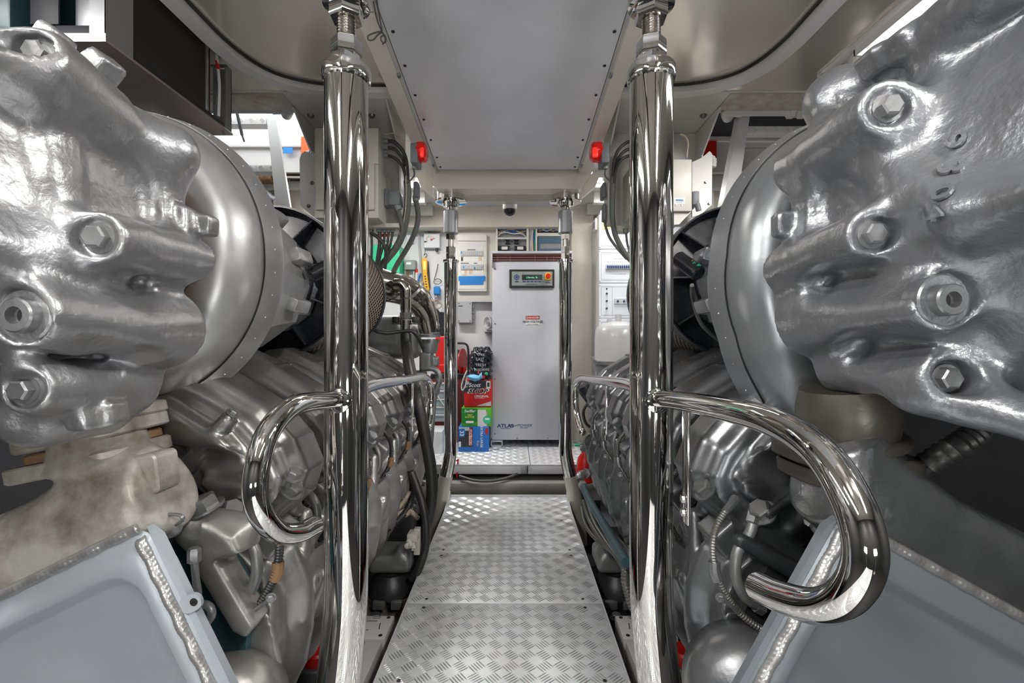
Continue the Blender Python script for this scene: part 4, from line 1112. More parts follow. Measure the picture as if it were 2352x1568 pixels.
ptext('33', 1060.5, 995, e_ - .001, 9, 'ink_white', t, right=-Z, up=X, bold=.02)
obj('name_strip', pslab(1077, 985, 1084.5, 1022, e_ - .0006, .001, .002, .0002), 'rim_white', t)
ptext('FLEX-TECH', 1080.7, 1003.5, e_ - .0012, 5.8, 'ink_red', t, right=-Z, up=X, bold=.02)
ptext('EXTRA LARGE', 1106, 1003, e_ - .0006, 5.4, 'ink_white', t, right=-Z, up=X, bold=.01)
ptext('Bags', 1097.5, 1018, e_ - .0006, 5, 'light_grey', t, right=-Z, up=X)
obj('red_label', pslab(1115, 983, 1121, 997, e_ - .0005, .001, .001, .0002), 'ink_red', t)
obj('bar_code', pslab(1054, 1014, 1058.5, 1026, e_ - .0007, .001, .001, .0002), 'paper', t)
t = carton(1060, 936, 1128.5, 980.5, D + .01, .26, 'carton_green', 'green carton of dry cloths in the middle of the stack', P(0, 980, D).z + .001); e_ = D + .01 - .0012
obj('light_field', prism([P(x, y, e_ - .0001) for x, y in ((1060.5, 938), (1096, 938), (1096, 966), (1082, 976), (1060.5, 972))], (0, .0004, 0)), 'carton_green_dark', t, 0)
obj('white_cloth', pslab(1097, 941, 1116, 979, e_ - .0006, .001, .001, .0002), 'rim_white', t)
obj('white_cloth', pslab(1115, 946, 1119, 979, e_ - .0004, .001, .001, .0002), 'light_grey', t)
obj('round_badge', lathe(P(1119, 964, e_ - .001), Y, [(0, .028), (.0006, .028)], 24), 'green_plastic', t)
obj('badge_ring', lathe(P(1119, 964, e_ - .0008), Y, [(0, .030), (.0005, .030)], 24), 'teal_hose', t)
obj('badge_cloth', pslab(1114, 960, 1124, 964, e_ - .0016, .0005, .001, .0001), 'ink_white', t)
ptext('Swiffer', 1079, 944, e_ - .0008, 6.5, 'ink_white', t, shear=.15, bold=.015)
ptext('DRY', 1079.5, 953, e_ - .0008, 4, 'yellow_led', t, bold=.01); ptext('CLOTHS', 1078.5, 957.8, e_ - .0008, 4, 'yellow_led', t, bold=.01)
obj('white_tag', pslab(1070, 966.5, 1088, 971.5, e_ - .0006, .001, .003, .0002), 'ink_white', t)
t = carton(1066, 873, 1128.5, 935.5, D + .02, .24, 'ink_red', 'red and navy carton of shop towels on top of the stack', P(0, 935.5, D + .01).z); e_ = D + .02 - .0012
obj('navy_field', prism([P(x, y, e_) for x, y in ((1066, 873.5), (1128, 873.5), (1128, 886), (1066, 902))], (0, .0006, 0)), 'hatch_dark', t, 0)
obj('grey_field', prism([P(x, y, e_) for x, y in ((1094, 932), (1128, 921), (1128, 932))], (0, .0006, 0)), 'light_grey', t, 0)
ptext('Scott', 1089.5, 884.5, e_ - .0007, 9, 'ink_white', t, shear=.25, bold=.02)
ptext('SHOP', 1097, 898.5, e_ - .0006, 10, 'ink_white', t, shear=.3, bold=.06, wid=1.3)
ptext('SHOP', 1097, 898.5, e_ - .0014, 9.0, 'ink', t, shear=.3, bold=.03, wid=1.32)
ptext('ORIGINAL', 1106, 910, e_ - .0006, 5, 'ink_white', t, bold=.02)
ptext('MULTI-PURPOSE', 1101, 914.5, e_ - .0006, 2, 'ink_white', t)
ptext('#1', 1071.5, 888, e_ - .0008, 4, 'ink_white', t)
ptext('200', 1120.5, 930, e_ - .0012, 4.2, 'ink_white', t)
obj('white_label', pslab(1117, 875, 1126.5, 892, e_ - .0008, .0006, .001, .0001), 'rim_white', t)
obj('label_mark', pslab(1119, 878, 1124.5, 888, e_ - .0014, .0006, .001, .0001), 'ink', t)
obj('round_badge', lathe(P(1073.5, 879, e_ - .001), Y, [(0, .014), (.0006, .014)], 20), 'light_grey', t)
# rubbish bag with print
g = Cast((P(1074, 0, D).x, D + .02, P(0, 876, D).z), (P(1132, 0, D).x, D + .26, P(0, 794, D).z), .005)
bc = P(1105, 838, D + .13)
g.add(g.ball(tuple(bc), (.085, .09, .135)), 0); g.add(g.ball(tuple(P(1097, 822, D + .1)), (.06, .06, .07)), .04)
g.add(g.ball(tuple(P(1118, 812, D + .1)), (.04, .05, .05)), .03); g.add(g.box(tuple(P(1106, 862, D + .12)), (.075, .08, .05), None, .03), .03)
g.D = g.D + (.006 * np.sin(g.X * 95 + g.Z * 60) * np.sin(g.Z * 88 - g.X * 40) + .003 * np.sin(g.X * 210 + g.Z * 130)).astype(np.float32)
t = thing('snack_bag', 'crumpled black printed foil bag on top of the stacked cartons', 'bag', tuple(P(1105, 873, D + .1)))
castobj('bag_body', g.mesh(), 'black_plastic', t)
for s_, px, py, h in (('ONLY', 1105, 814, 5), ('LAST', 1103, 825, 6.5), ('FRESH', 1105, 838, 6.5), ('INGREDIENTS', 1106, 849, 5.5)):
    ptext(s_, px, py, D + .028, h, 'light_grey', t, wid=.9 if len(s_) < 8 else .7, ext=.003)
for px, py, mt in ((1117, 858, 'green_plastic'), (1111, 865, 'ink_red'), (1101, 855, 'orange')):
    obj('print_patch', lathe(P(px, py, D + .036), Y, [(0, .012), (.002, .013)], 12), mt, t)
# blue cloth
ls = []
for k, (px, py, w_) in enumerate(((1074, 864, .004), (1080, 866, .016), (1090, 868, .022), (1100, 868, .017), (1106, 862, .026), (1108, 868, .004))):
    c = P(px, py, D + .01); ls.append([c + V((0, .03 * math.sin(q), w_ * math.cos(q) + .004 * math.sin(3 * q + k))) for q in (2 * PI * j / 16 for j in range(16))])
tag(obj('cloth', loops(ls), 'cloth_blue', None, 180), 'crumpled light blue cloth lying on the top carton', 'cloth')
tag(obj('strap', tube([P(1073, 850, D + .0), P(1066, 865, D - .01), P(1060, 885, D - .01), P(1062, 896, D - .01), P(1069, 885, D - .01), P(1072, 868, D)], .005, 8), 'light_grey'), 'grey looped strap hanging left of the top carton', 'strap')

# ---------------------------------------------------------------- distribution board
D = 3.93
t = thing('distribution_board', 'cream fuse board with two breaker rows and a strip of blue tape', 'board', tuple(P(1084, 668, D)))
obj('frame', pslab(1051, 547, 1118, 669, D, .04, .004, .003), 'cream_light', t)
obj('hood', pslab(1050, 538, 1118, 553, D - .012, .05, .003, .002), 'cream_light', t)
obj('cover', pslab(1054, 557, 1114.5, 664, D - .004, .01, .004, .002), 'paper', t)
obj('inner_panel', pslab(1057, 560, 1111, 655, D - .006, .004, .002, .001), 'rim_white', t)
for py0, py1 in ((576, 588), (607, 620)):
    rw = obj('breaker_row', pslab(1058, py0, 1110, py1, D - .012, .01, .001, .001), 'light_grey', t)
    for k in range(10):
        a = 1061 + k * 4.6
        if a < 1106: obj('breaker', pslab(a, py0 + 3.5, a + 4, py1 - 2, D - .017, .006, .001, .0006), 'tank_white', rw)
for a, b, y0, y1, mt in ((1073, 1092, 572.5, 574.5, 'ink'), (1058, 1077, 603.5, 605.3, 'ink'), (1088, 1096, 603.5, 605.3, 'ink'), (1059, 1063.5, 590, 599.5, 'ink'), (1065, 1080, 589, 599.5, 'paper'), (1081, 1098, 589, 599.5, 'paper'),
                         (1100, 1107, 590, 599, 'tan'), (1060, 1066, 621, 629, 'paper'), (1067, 1072, 620, 629, 'tan'), (1077, 1085, 620, 629, 'tan'), (1088, 1110, 620, 629, 'paper'), (1061, 1072, 630, 632.5, 'tan'), (1058.5, 1061.5, 577, 583, 'blue'),
                         (1063.5, 1066.5, 611, 615.5, 'blue_tape'), (1088.5, 1091.5, 613, 618, 'blue_tape')):
    obj('label_strip', pslab(a, y0, b, y1, D - .0185 if mt in ('blue_tape',) else D - .0125 if mt == 'blue' else D - .0066, .0008, .0005, .0001), mt, t)
obj('blue_tape', prism([P(x, y, D - .0085) for x, y in ((1053, 634), (1115, 633.5), (1114, 645), (1111, 645), (1110, 653.5), (1056, 654), (1056, 645), (1053, 645))], (0, .0015, 0)), 'blue_tape', t, 0)
obj('blue_tape', prism([P(x, y, D - .0095) for x, y in ((1071, 637), (1096, 636.5), (1095, 648), (1072, 649))], (0, .0012, 0)), 'blue_tape', t, 0)

# ---------------------------------------------------------------- open cable shelf, cable duct, blue fuse box
t = thing('cable_shelf', 'open white wall shelf with cables and four black adapters above the cabinet', 'shelf', tuple(P(1177, 600, 3.9)))
obj('back_panel', pbox(1142, 523, 1212, 600, 3.955, 3.968, 0), 'mid_grey', t)
obj('frame', MB().add(pbox(1139, 521, 1143, 600, 3.90, 3.968, .001)).add(pbox(1209.5, 521, 1213, 600, 3.90, 3.968, .001)).add(pbox(1139, 520, 1213, 524, 3.90, 3.968, .001)), 'cream_light', t)
obj('shelf_board', pbox(1143, 545, 1210, 548.5, 3.90, 3.968, .001), 'rim_white', t)
for px, py0, py1, w_ in ((1166, 550, 560, 6), (1186, 550, 560, 6), (1158, 564, 577, 13), (1194, 564, 577, 13)):
    a = tag(obj('adapter', pbox(px - w_, py0, px + w_, py1, 3.93, 3.954, .006), 'black_plastic'), {1166: 'small black adapter, left one of the upper pair on the wall shelf', 1186: 'small black adapter, right one of the upper pair on the wall shelf', 1158: 'large black adapter with white label, left on the wall shelf', 1194: 'large black adapter with white label, right on the wall shelf'}[px], 'adapter', 'adapters on the cable shelf')
    if w_ > 8: obj('label', pslab(px - 6, 566, px + 8, 573, 3.9295, .001, .001, .0002), 'paper', a)
rnd = random.Random(3)
wires = [('blue', 'blue wires bundled on the wall shelf'), ('ink', 'black wires bundled on the wall shelf'), ('rim_white', 'thick white cable draped along the wall shelf'), ('tan', 'brown wires bundled on the wall shelf')]
for k, (mt, lb) in enumerate(wires):
    m = MB()
    for j in range(4 if mt != 'rim_white' else 1):
        o = rnd.uniform(-3, 3)
        if mt == 'rim_white': pts = [(1144, 541), (1152, 535), (1165, 534), (1180, 537), (1195, 536), (1203, 539), (1209, 545)]; r = .0055
        else: pts = [(x, 531 + 3 * math.sin(x * .13 + j * 2 + k) + o * .8) for x in range(1144, 1210, 8)]; r = .0035
        m.add(tube([P(x, y, 3.93 + .004 * j) for x, y in pts], r, 8))
    tag(obj('wire_bundle' if mt != 'rim_white' else 'cable', m, mt), lb, 'cable', 'cables on the wall shelf')
t = thing('cable_duct', 'open vertical cable duct of grey and striped cables between the shelf and blue box', 'duct', tuple(P(1222, 600, 3.9)))
obj('duct_frame', MB().add(pbox(1212.5, 521, 1214.5, 600, 3.90, 3.968, .001)).add(pbox(1230.5, 521, 1234, 600, 3.90, 3.968, .001)).add(pbox(1213, 520, 1233, 523, 3.90, 3.968, .001)).add(pbox(1213, 523, 1233, 600, 3.96, 3.968, 0)), 'cream_light', t)
for k, (x0, x1, mt) in enumerate(((1216, 1217, 'light_grey'), (1219, 1217, 'rim_white'), (1222, 1219, 'light_grey'), (1224, 1222, 'rim_white'), (1225, 1227, 'ink'), (1226, 1224, 'yellow'), (1228, 1226, 'blue'), (1229, 1228, 'green_plastic'))):
    obj('cable', tube([P(x0, 523, 3.93), P((x0 + x1) / 2 + 2 * math.sin(k), 548, 3.925), P(x1, 575, 3.93), P(x1, 598, 3.93)], .0045, 8), mt, t)
t = thing('fuse_box', 'blue tinted wall fuse box right of the cable duct', 'box', tuple(P(1262, 600, 3.9)))
obj('back_panel', pbox(1234, 522, 1291, 600, 3.955, 3.968, 0), 'ink', t)
obj('frame', MB().add(pbox(1233, 520, 1292, 524, 3.9, 3.968, .001)).add(pbox(1289, 520, 1292, 600, 3.9, 3.968, .001)), 'cream_light', t)
obj('hood', pslab(1234, 534.5, 1290, 542, 3.90, .05, .003), 'cream_light', t)
cv = obj('smoked_cover', pslab(1236, 543, 1289, 600, 3.905, .02, .004), 'glass_blue', t)
obj('breaker_row', pslab(1241, 560, 1288, 571, 3.9035, .002, .002, .0003), 'mid_grey', cv)
for k in range(5): obj('breaker', pslab(1243 + k * 8.5, 561, 1249 + k * 8.5, 569.5, 3.9025, .002, .001, .0003), 'box_grey', cv)
for k, mt in enumerate(('blue', 'ink_white', 'blue', 'yellow')):
    obj('wire', tube([P(x, 528 + 2.5 * math.sin(x * .2 + k * 1.7), 3.93) for x in range(1236, 1290, 6)], .004, 8), mt, t)

# ---------------------------------------------------------------- things on the white wall left of the board
W = 4.045
t = thing('thermostat_unit', 'pale wall controller with red dial hanging left of the fuse board', 'controller', tuple(P(991, 572, W)))
obj('housing', pslab(973, 534.5, 1010, 569, W - .05, .05, .006, .004), 'rack_white', t)
obj('dial', lathe(P(991, 550, W - .051), -Y, [(0, .009), (.012, .007)], 16), 'red', t)
obj('dial_pointer', box(P(995, 548, W - .056), (.03, .002, .004), .001, Matrix.Rotation(-.3, 3, 'Y')), 'red', t)
obj('dark_label', pslab(974, 553, 980, 556.5, W - .052, .001, .001, .0002), 'ink', t)
obj('white_label', pslab(986, 541, 1008, 545, W - .052, .001, .001, .0002), 'ink_white', t)
for k in range(6):
    q = PI * .55 + k * .38; obj('scale_mark', box(P(991, 550, W - .0515) + V((math.cos(q) * .042, 0, math.sin(q) * .035)), (.012, .001, .007), 0), 'tan', t)
obj('gland', cyl(P(1003.5, 569, W - .03), P(1003.5, 578, W - .03), .012), 'ink', t)
t = thing('inspection_lamp', 'yellow cordless inspection lamp hanging on the white wall', 'lamp', tuple(P(977, 667, W)))
obj('grip', prism([P(x, y, W - .06) for x, y in ((971, 626), (980, 626), (985, 662), (984, 667), (976, 667), (974, 662))], (0, .04, 0)), 'yellow', t, 20)
for k in range(5): obj('grip_slot', pslab(974.5 + k * .9, 633 + k * 6, 978 + k * .9, 636 + k * 6, W - .0605, .001, .001, .0003), 'ink', t)
obj('lamp_head', prism([P(x, y, W - .055) for x, y in ((968, 596), (971, 592), (978, 592), (981, 596), (980, 626), (971, 626))], (0, .035, 0)), 'yellow', t, 20)
obj('light_strip', pslab(972, 599, 978.5, 619, W - .058, .004, .002, .0005), 'yellow_led', t)
obj('back_shell', prism([P(x, y, W - .02) for x, y in ((980, 596), (984, 600), (988, 660), (984, 667), (980, 640))], (0, .02, 0)), 'ink', t, 20)
obj('hook', tube([P(977, 592, W - .04), P(981, 586, W - .04), P(978, 582, W - .04), P(974, 586, W - .04), P(977, 575, W - .035), P(976, 571, W - .03)], .0025, 8), 'ink', t)
t = thing('shore_plug', 'bright blue plug with coiled beige lead hanging on the white wall', 'plug', tuple(P(1003, 690, W)))
obj('plug_body', pslab(995.5, 658, 1010, 676, W - .07, .06, .008, .006), 'sticker_blue', t)
obj('plug_neck', cyl(P(1001, 675, W - .04), P(1001, 683, W - .04), .013), 'light_grey', t)
cc = P(1005, 699, W - .03)
obj('lead', tube([P(1001, 683, W - .04), P(998, 692, W - .035), P(999, 705, W - .03)] + [cc + V((-.035 * math.cos(q), -.01 * math.sin(q), -.035 * math.sin(q))) for q in (k * .5 for k in range(0, 30))], .0055, 8, 3), 'corr_cream', t)
t = thing('grey_control_box', 'small grey box with white label above the bent steel pipe', 'box', tuple(P(942, 620, W)))
obj('housing', pslab(929, 597, 954.5, 619, W - .06, .06, .004, .003), 'box_grey', t)
obj('label', pslab(933, 602, 944, 607, W - .0608, .001, .001, .0002), 'ink_white', t)
obj('outlet_pipe', cyl(P(936, 618, W - .03), P(936, 640, W - .03), .011), 'rust', t)
obj('loop_pipe', tube([P(950.5, 618, W - .03), P(950.5, 640, W - .03), P(955, 648, W - .03), P(964, 647, W - .03), P(967, 636, W - .03)], .008, 10), 'light_grey', t)
t = thing('squeeze_bottle', 'small red, white and blue bottle clipped below the grey box', 'bottle', tuple(P(958, 660, W)))
obj('bottle_body', cyl(P(956, 652, W - .05), P(957, 626, W - .05), .010), 'rim_white', t)
obj('red_cap', cyl(P(957, 626, W - .05), P(957, 618, W - .05), .011), 'red', t)
obj('blue_trigger', tube([P(960, 650, W - .05), P(963, 636, W - .05), P(967, 627, W - .05)], .007, 8), 'blue', t)
obj('red_tip', cyl(P(955.5, 660, W - .05), P(956, 651, W - .05), .007), 'orange', t)
tag(obj('conduit', tube([P(962, 530, W - .02), P(963, 560, W - .02), P(966, 600, W - .02), P(968, 660, W - .02), P(968, 700, W - .02)], .0085, 10), 'light_grey'), 'thin grey conduit running down the white wall left of the yellow lamp', 'conduit')
tag(obj('cable', tube([P(1006, 606, W - .02), P(1003, 622, W - .02), P(998, 640, W - .02), P(997, 650, W - .02), P(1008, 652, W - .02), P(1014, 645, W - .02), P(1006, 640, W - .02), P(999, 643, W - .02)], .003, 8), 'ink'), 'thin black looped cable on the wall above the blue plug', 'cable')
tag(obj('wall_plate', pslab(933, 530, 949, 558, W - .03, .03, .004, .002), 'rack_white'), 'small white wall plate between the black cables', 'plate')
t = thing('green_tub', 'green plastic case on the wall behind the hanging cables', 'case', tuple(P(885, 625, 3.9)))
obj('case_body', pslab(855, 562, 918, 640, 3.88, .16, .008, .004), 'green_plastic', t)
obj('case_handle', tube([P(866, 563, 3.90), P(872, 552, 3.90), P(898, 552, 3.90), P(903, 563, 3.90)], .011, 8), 'light_grey', t)
t = thing('wall_notice', 'small white notice with a red band behind the hanging cables', 'sign', tuple(P(884, 552, W)))
obj('notice_sheet', pslab(868, 534, 897, 554, W - .006, .006, .001, .0005), 'paper', t)
obj('red_band', pslab(875, 537, 893, 544, W - .0068, .001, .001, .0001), 'ink_red', t)
D = 3.97
t = thing('junction_box', 'light grey junction box under the fuse board', 'box', tuple(P(1068, 742, W)))
obj('housing', pslab(1050, 693, 1084, 741, D, .07, .006, .003), 'light_grey', t)
for px in (1054, 1080):
    for py in (697, 737): obj('corner_screw', lathe(P(px, py, D), -Y, [(0, .006), (.002, .005)], 12), 'bolt_grey', t)
for py in (705, 718, 731): obj('side_gland', lathe(P(1085, py, D + .04), X, [(0, .013), (.012, .013)], 14), 'light_grey', t)
obj('black_strip', pslab(1053, 701.5, 1063, 703.5, D - .001, .001, .0005, .0001), 'ink', t)
t = thing('alarm_horn', 'white round alarm horn on the wall left of the grey cabinet', 'horn', tuple(P(1121, 760, W)))
obj('horn_cup', lathe(P(1126, 742, 3.95), V((-.9, -.7, 0)), [(-.03, .03), (0, .05), (.03, .055), (.034, .05), (.02, .03)], 28), 'tank_white', t)
obj('horn_hub', lathe(P(1121, 742, 3.91), V((-.4, -1, 0)), [(0, .014), (.01, .012)], 14), 'mid_grey', t)
obj('wall_foot', bx(P(1111, 0, 3.95).x, P(1129, 0, 3.95).x, 3.95, 4.05, P(0, 762, 3.95).z, P(0, 757, 3.95).z, .002), 'tank_white', t)

# ---------------------------------------------------------------- tool cabinet, case, can, reel
D = 3.72
t = thing('tool_cabinet', 'maroon tool cabinet with grey-blue drawers behind the far left post', 'cabinet', (P(1022, 0, D).x, 3.85, PZ))
obj('body', bx(P(985, 0, D).x, P(1062, 0, D).x, D, 3.99, PZ, P(0, 868, D).z, .004), 'red_dark', t)
for k, (a, b) in enumerate(((880, 895), (898, 914), (917, 932), (935, 950), (953, 968))):
    dr = obj('drawer', pslab(992, a, 1051, b, D - .012, .014, .003), 'drawer_blue', t)
    obj('drawer_handle', pslab(992, a - 1.5, 1051, a + 1.2, D - .02, .01, .002), 'rim_white', dr)
obj('diagonal_stay', tube([P(1002, 905, D - .03), P(1021, 932, D - .03)], .004, 8), 'rim_white', t)
obj('top_rail', MB().add(cyl(P(990, 860, D - .01), P(1071, 860, D - .01), .009, n=10)).add(pbox(988, 862, 1064, 868, D - .01, 3.99, .002)), 'ink', t)
c_ = thing('power_tool_case', 'black rounded plastic case on top of the maroon tool cabinet', 'case', tuple(P(1010, 770, D + .1)))
obj('case_shell', pslab(988, 716, 1030, 771, D + .03, .14, .05, .01), 'black_plastic', c_)
obj('case_handle', tube([P(990, 722, D + .05), P(988, 713, D + .05), P(996, 708, D + .05), P(1004, 712, D + .05), P(1008, 717, D + .05)], .008, 8), 'black_plastic', c_)
c_ = thing('fuel_can', 'red plastic can standing under the black case', 'can', tuple(P(1012, 858, D + .1)))
obj('can_body', pslab(1000, 773, 1034, 857, D + .03, .14, .02, .01), 'red', c_)
obj('can_base', pslab(999, 836, 1035, 857.5, D + .022, .15, .02, .01), 'red', c_)
c_ = thing('hose_reel', 'red and black cable reel on the tool cabinet right of the far left post', 'reel', tuple(P(1062, 858, D + .1)))
obj('reel_frame', tube([P(1046, 788, D), P(1060, 788, D), P(1070, 790, D), P(1075, 800, D), P(1076, 830, D), P(1075, 862, D)], .009, 10), 'ink', c_)
obj('reel_disc', lathe(P(1062, 830, D + .05), V((1, -.25, 0)), [(0, .105), (.006, .105)], 36), 'red', c_)
obj('cable_coil', lathe(P(1052, 830, D + .06), V((1, -.25, 0)), [(-.03, .085), (0, .095), (.03, .085)], 32), 'ink', c_)
obj('reel_foot', pslab(1063, 843, 1071, 858, D + .03, .03, .004), 'red', c_)
tag(obj('step_block', MB().add(bx(-.80, P(1020, 0, 3.45).x, 3.35, 3.6, PZ, P(0, 985, 3.45).z, .004)), 'tread_plate'), 'white tread plate step block left of the far left post', 'step')
for px, py, lb in ((1051, 1056, 'small red lever at the left end of the platform edge, upper one'), (1049, 1087, 'small red lever under the left end of the platform edge')):
    tag(obj('red_lever', MB().add(box(P(px, py, 3.05), (.022, .01, .008), .002, Matrix.Rotation(-.4, 3, 'Y'))).add(box(P(px + 1, py + 4, 3.065), (.008, .03, .03), .002)), 'red'), lb, 'lever')

# ---------------------------------------------------------------- electrical rack on the right
D = 3.42
x0, x1 = P(1379, 0, D).x, 1.5
t = thing('electrical_rack', 'tall white electrical rack of breaker and switch panels behind the near right post', 'rack', ((x0 + x1) / 2, 3.6, -.40))
obj('body', bx(x0, x1, D, 3.78, -.40, P(0, 485, D).z, .004), 'rack_side', t)
obj('front_frame', bx(x0 - .001, x1, D - .008, D, -.40, P(0, 484, D).z, .002), 'rack_white', t)
for i, (a, b) in enumerate(((494, 571), (574, 649), (652, 730), (733, 812))):
    p_ = obj('panel', pslab(1376, a, 1530, b, D - .012, .005, .003), 'rack_white', t)
    o_ = P(1380, a + 6, D - .0125); q_ = P(1525, b - 6, D - .0125)
    lines = [(1380.5, a + 6, 1381.2, b - 6), (1380.5, a + 6, 1525, a + 6.7), (1380.5, b - 6.7, 1525, b - 6)]
    if i in (0, 2): lines.append((1428 if i == 0 else 1406, a + 6, 1428.6 if i == 0 else 1406.6, b - 6))
    for l in lines: obj('line', pslab(*l, D - .0128, .0006, .0002, .0001), 'mid_grey', p_)
    for py in (a + 3.5, b - 3): obj('screw', lathe(P(1377.8, py, D - .012), -Y, [(0, .003), (.002, .002)], 10), 'ink', p_)
    if i == 1:
        rw = obj('breaker_row', pslab(1392, 606, 1500, 618.5, D - .022, .01, .002), 'light_grey', p_)
        for k in range(20): obj('breaker_toggle', pslab(1394.5 + k * 4.8, 609.5, 1397.8 + k * 4.8, 615.5, D - .028, .008, .001, .0006), 'ink_navy', rw)
        for k in range(20): obj('label_mark', pslab(1395 + k * 4.8, 600, 1398 + k * 4.8, 602.5, D - .0126, .0006, .0005, .0001), 'light_grey', p_)
        ptext('24 V D.C. CHARGER SYSTEM', 1425, 593.5, D - .0125, 1.8, 'mid_grey', p_); ptext('24 V D.C. CHARGER SYSTEM', 1422, 629, D - .0125, 1.8, 'mid_grey', p_)
    if i == 2:
        for py in (663, 674, 691, 708): obj('knob', lathe(P(1393.5, py, D - .012), -Y, [(0, .0075 if py > 663 else .004), (.014 if py > 663 else .002, .006)], 14), 'ink', p_)
        rw = obj('switch_block', pslab(1411, 685, 1460, 698, D - .02, .01, .002), 'light_grey', p_)
        for px in (1419, 1433.5, 1448): obj('rotary_switch', lathe(P(px, 691.5, D - .02), -Y, [(0, .008), (.008, .007)], 14), 'ink_navy', rw)
        ptext('FIRE ALARM', 1393, 723, D - .0125, 1.6, 'mid_grey', p_)
    if i == 0:
        obj('meter', pslab(1384.5, 505, 1402, 525, D - .016, .006, .002), 'yellow_led', p_)
        ptext('BATTERY CHARGER', 1407, 540, D - .0125, 1.7, 'light_grey', p_); ptext('24 V D.C. SUPPLY', 1408, 565, D - .0125, 1.6, 'mid_grey', p_)
sd = obj('side_display', box((x0 - .008, 3.60, P(0, 518, 3.6).z), (.016, .11, .09), .003), 'paper', t)
obj('screen', box((x0 - .0165, 3.60, P(0, 518, 3.6).z), (.002, .07, .05), 0), 'mid_grey', sd)

# ---------------------------------------------------------------- expansion tank and gear at the right engine's end
c = P(1420, 0, 2.95)
t = thing('expansion_tank', 'light grey domed expansion tank with a neck between rack and engine', 'tank', (c.x, c.y, P(0, 875, 2.95).z))
zz = lambda py: P(0, py, 2.95).z
obj('tank_body', lathe((c.x, c.y, 0), Z, [(zz(828), .146), (zz(775), .146), (zz(760), .142), (zz(750), .128), (zz(743), .10), (zz(739), .05), (zz(738), .03)], 48), 'tank_white', t)
obj('tank_neck', MB().add(cyl((c.x + .0, c.y, zz(741)), (c.x, c.y, zz(722)), .020)).add(cyl((c.x - .055, c.y, zz(745)), (c.x - .055, c.y, zz(733)), .016)), 'tank_white', t)
obj('clamp_band', lathe((c.x, c.y, 0), Z, [(zz(837), .15), (zz(836), .157), (zz(829), .157), (zz(828), .15)], 48), 'engine_grey', t)
obj('band_latch', tube([P(1362, 820, 2.85), P(1366, 828, 2.82), P(1374, 833, 2.81)], .008, 8), 'bolt_grey', t)
obj('lower_body', lathe((c.x, c.y, 0), Z, [(zz(885), .12), (zz(850), .14), (zz(837), .145)], 40), 'engine_grey', t)
g = Cast((.36, 2.60, .02), (.80, 2.86, .90), .006)
for (px, py, d, hx, hy, hz) in ((1372, 930, 2.72, .035, .05, .16), (1385, 1010, 2.72, .04, .05, .12), (1366, 890, 2.75, .03, .05, .05), (1405, 960, 2.74, .06, .05, .26), (1372, 1060, 2.70, .03, .04, .04)):
    g.add(g.box(tuple(P(px, py, d)), (hx, hy, hz), None, .012), .012)
for (px, py, r) in ((1352, 1035, .022), (1375, 1045, .03), (1360, 965, .02), (1365, 1000, .02), (1378, 1080, .02)): g.add(g.ball(tuple(P(px, py, 2.68)), r), .01)
castobj('end_housing', g.mesh(), 'engine_grey', ENG_R)
for (px, py) in ((1371, 1045), (1340, 1030), (1378, 910), (1366, 990), (1390, 880), (1385, 1075)):
    obj('hex_bolt', hexbolt(P(px, py, 2.62), -Y, .015, .014), 'bolt_grey', ENG_R)
obj('oil_filter', lathe(P(1372, 925, 2.66), V((-.45, -.1, .62)), [(0, .05), (.02, .052), (.12, .052), (.135, .046), (.14, .02)], 32), 'black_plastic', ENG_R)
obj('oil_hose', tube([P(1350, 925, 2.60), P(1340, 945, 2.6), P(1345, 970, 2.6), P(1360, 985, 2.6)], .008, 8), 'rubber', ENG_R)
obj('armoured_hose', tube([P(1370, 930, 2.5), P(1368, 980, 2.5), P(1368, 1030, 2.5), P(1372, 1100, 2.48)], .014, 14, corr=.009), 'corr_grey', ENG_R)
obj('armoured_hose', tube([P(1370, 992, 2.48), P(1350, 1000, 2.46), P(1342, 1015, 2.45), P(1350, 1030, 2.45), P(1366, 1033, 2.47)], .008, 10, corr=.006), 'corr_grey', ENG_R)
t = thing('fire_extinguisher', 'red extinguisher bottle with green tag beside the far right post', 'extinguisher', tuple(P(1342, 1100, 2.82)))
c = P(1344, 0, 2.82); zz = lambda py: P(0, py, 2.82).z
obj('bottle', lathe((c.x, c.y, 0), Z, [(zz(1106), .045), (zz(1104), .05), (zz(1062), .05), (zz(1050), .042), (zz(1040), .022), (zz(1030), .018)], 28), 'red', t)
obj('valve_head', MB().add(cyl((c.x, c.y, zz(1032)), (c.x, c.y, zz(1020)), .014)).add(box((c.x - .01, c.y - .01, zz(1018)), (.05, .012, .010), .002)), 'bolt_grey', t)
obj('green_tag', box(P(1326, 1022, 2.80), (.034, .02, .012), .002), 'green_plastic', t)

# hoses low on the right
def hose(nm, pts, r, mt, lb, cat='hose', grp=None, parent=None, **k):
    o = obj(nm, tube([P(*p) for p in pts], r, k.pop('n', 14), **k), mt, parent)
    if parent is None: tag(o, lb, cat, grp)
    return o
h = hose('hydraulic_hose', [(1338, 1113, 2.15), (1352, 1145, 1.98), (1375, 1185, 1.78), (1405, 1235, 1.55), (1438, 1292, 1.36)], .0155, 'teal_hose', 'teal wrapped hydraulic hose running beside the right edge of the walkway')
obj('hose_fitting', MB().add(hexbolt(P(1340, 1118, 2.12), P(1333, 1100, 2.22) - P(1340, 1118, 2.12), .021, .035, False)).add(tube([P(1333, 1102, 2.2), P(1331, 1093, 2.22), P(1338, 1088, 2.25), P(1352, 1086, 2.28)], .018, 14)), 'weld', h)
obj('hose_nut', hexbolt(P(1346, 1087, 2.26), P(1360, 1086, 2.3) - P(1346, 1087, 2.26), .024, .022, False), 'weld', h)
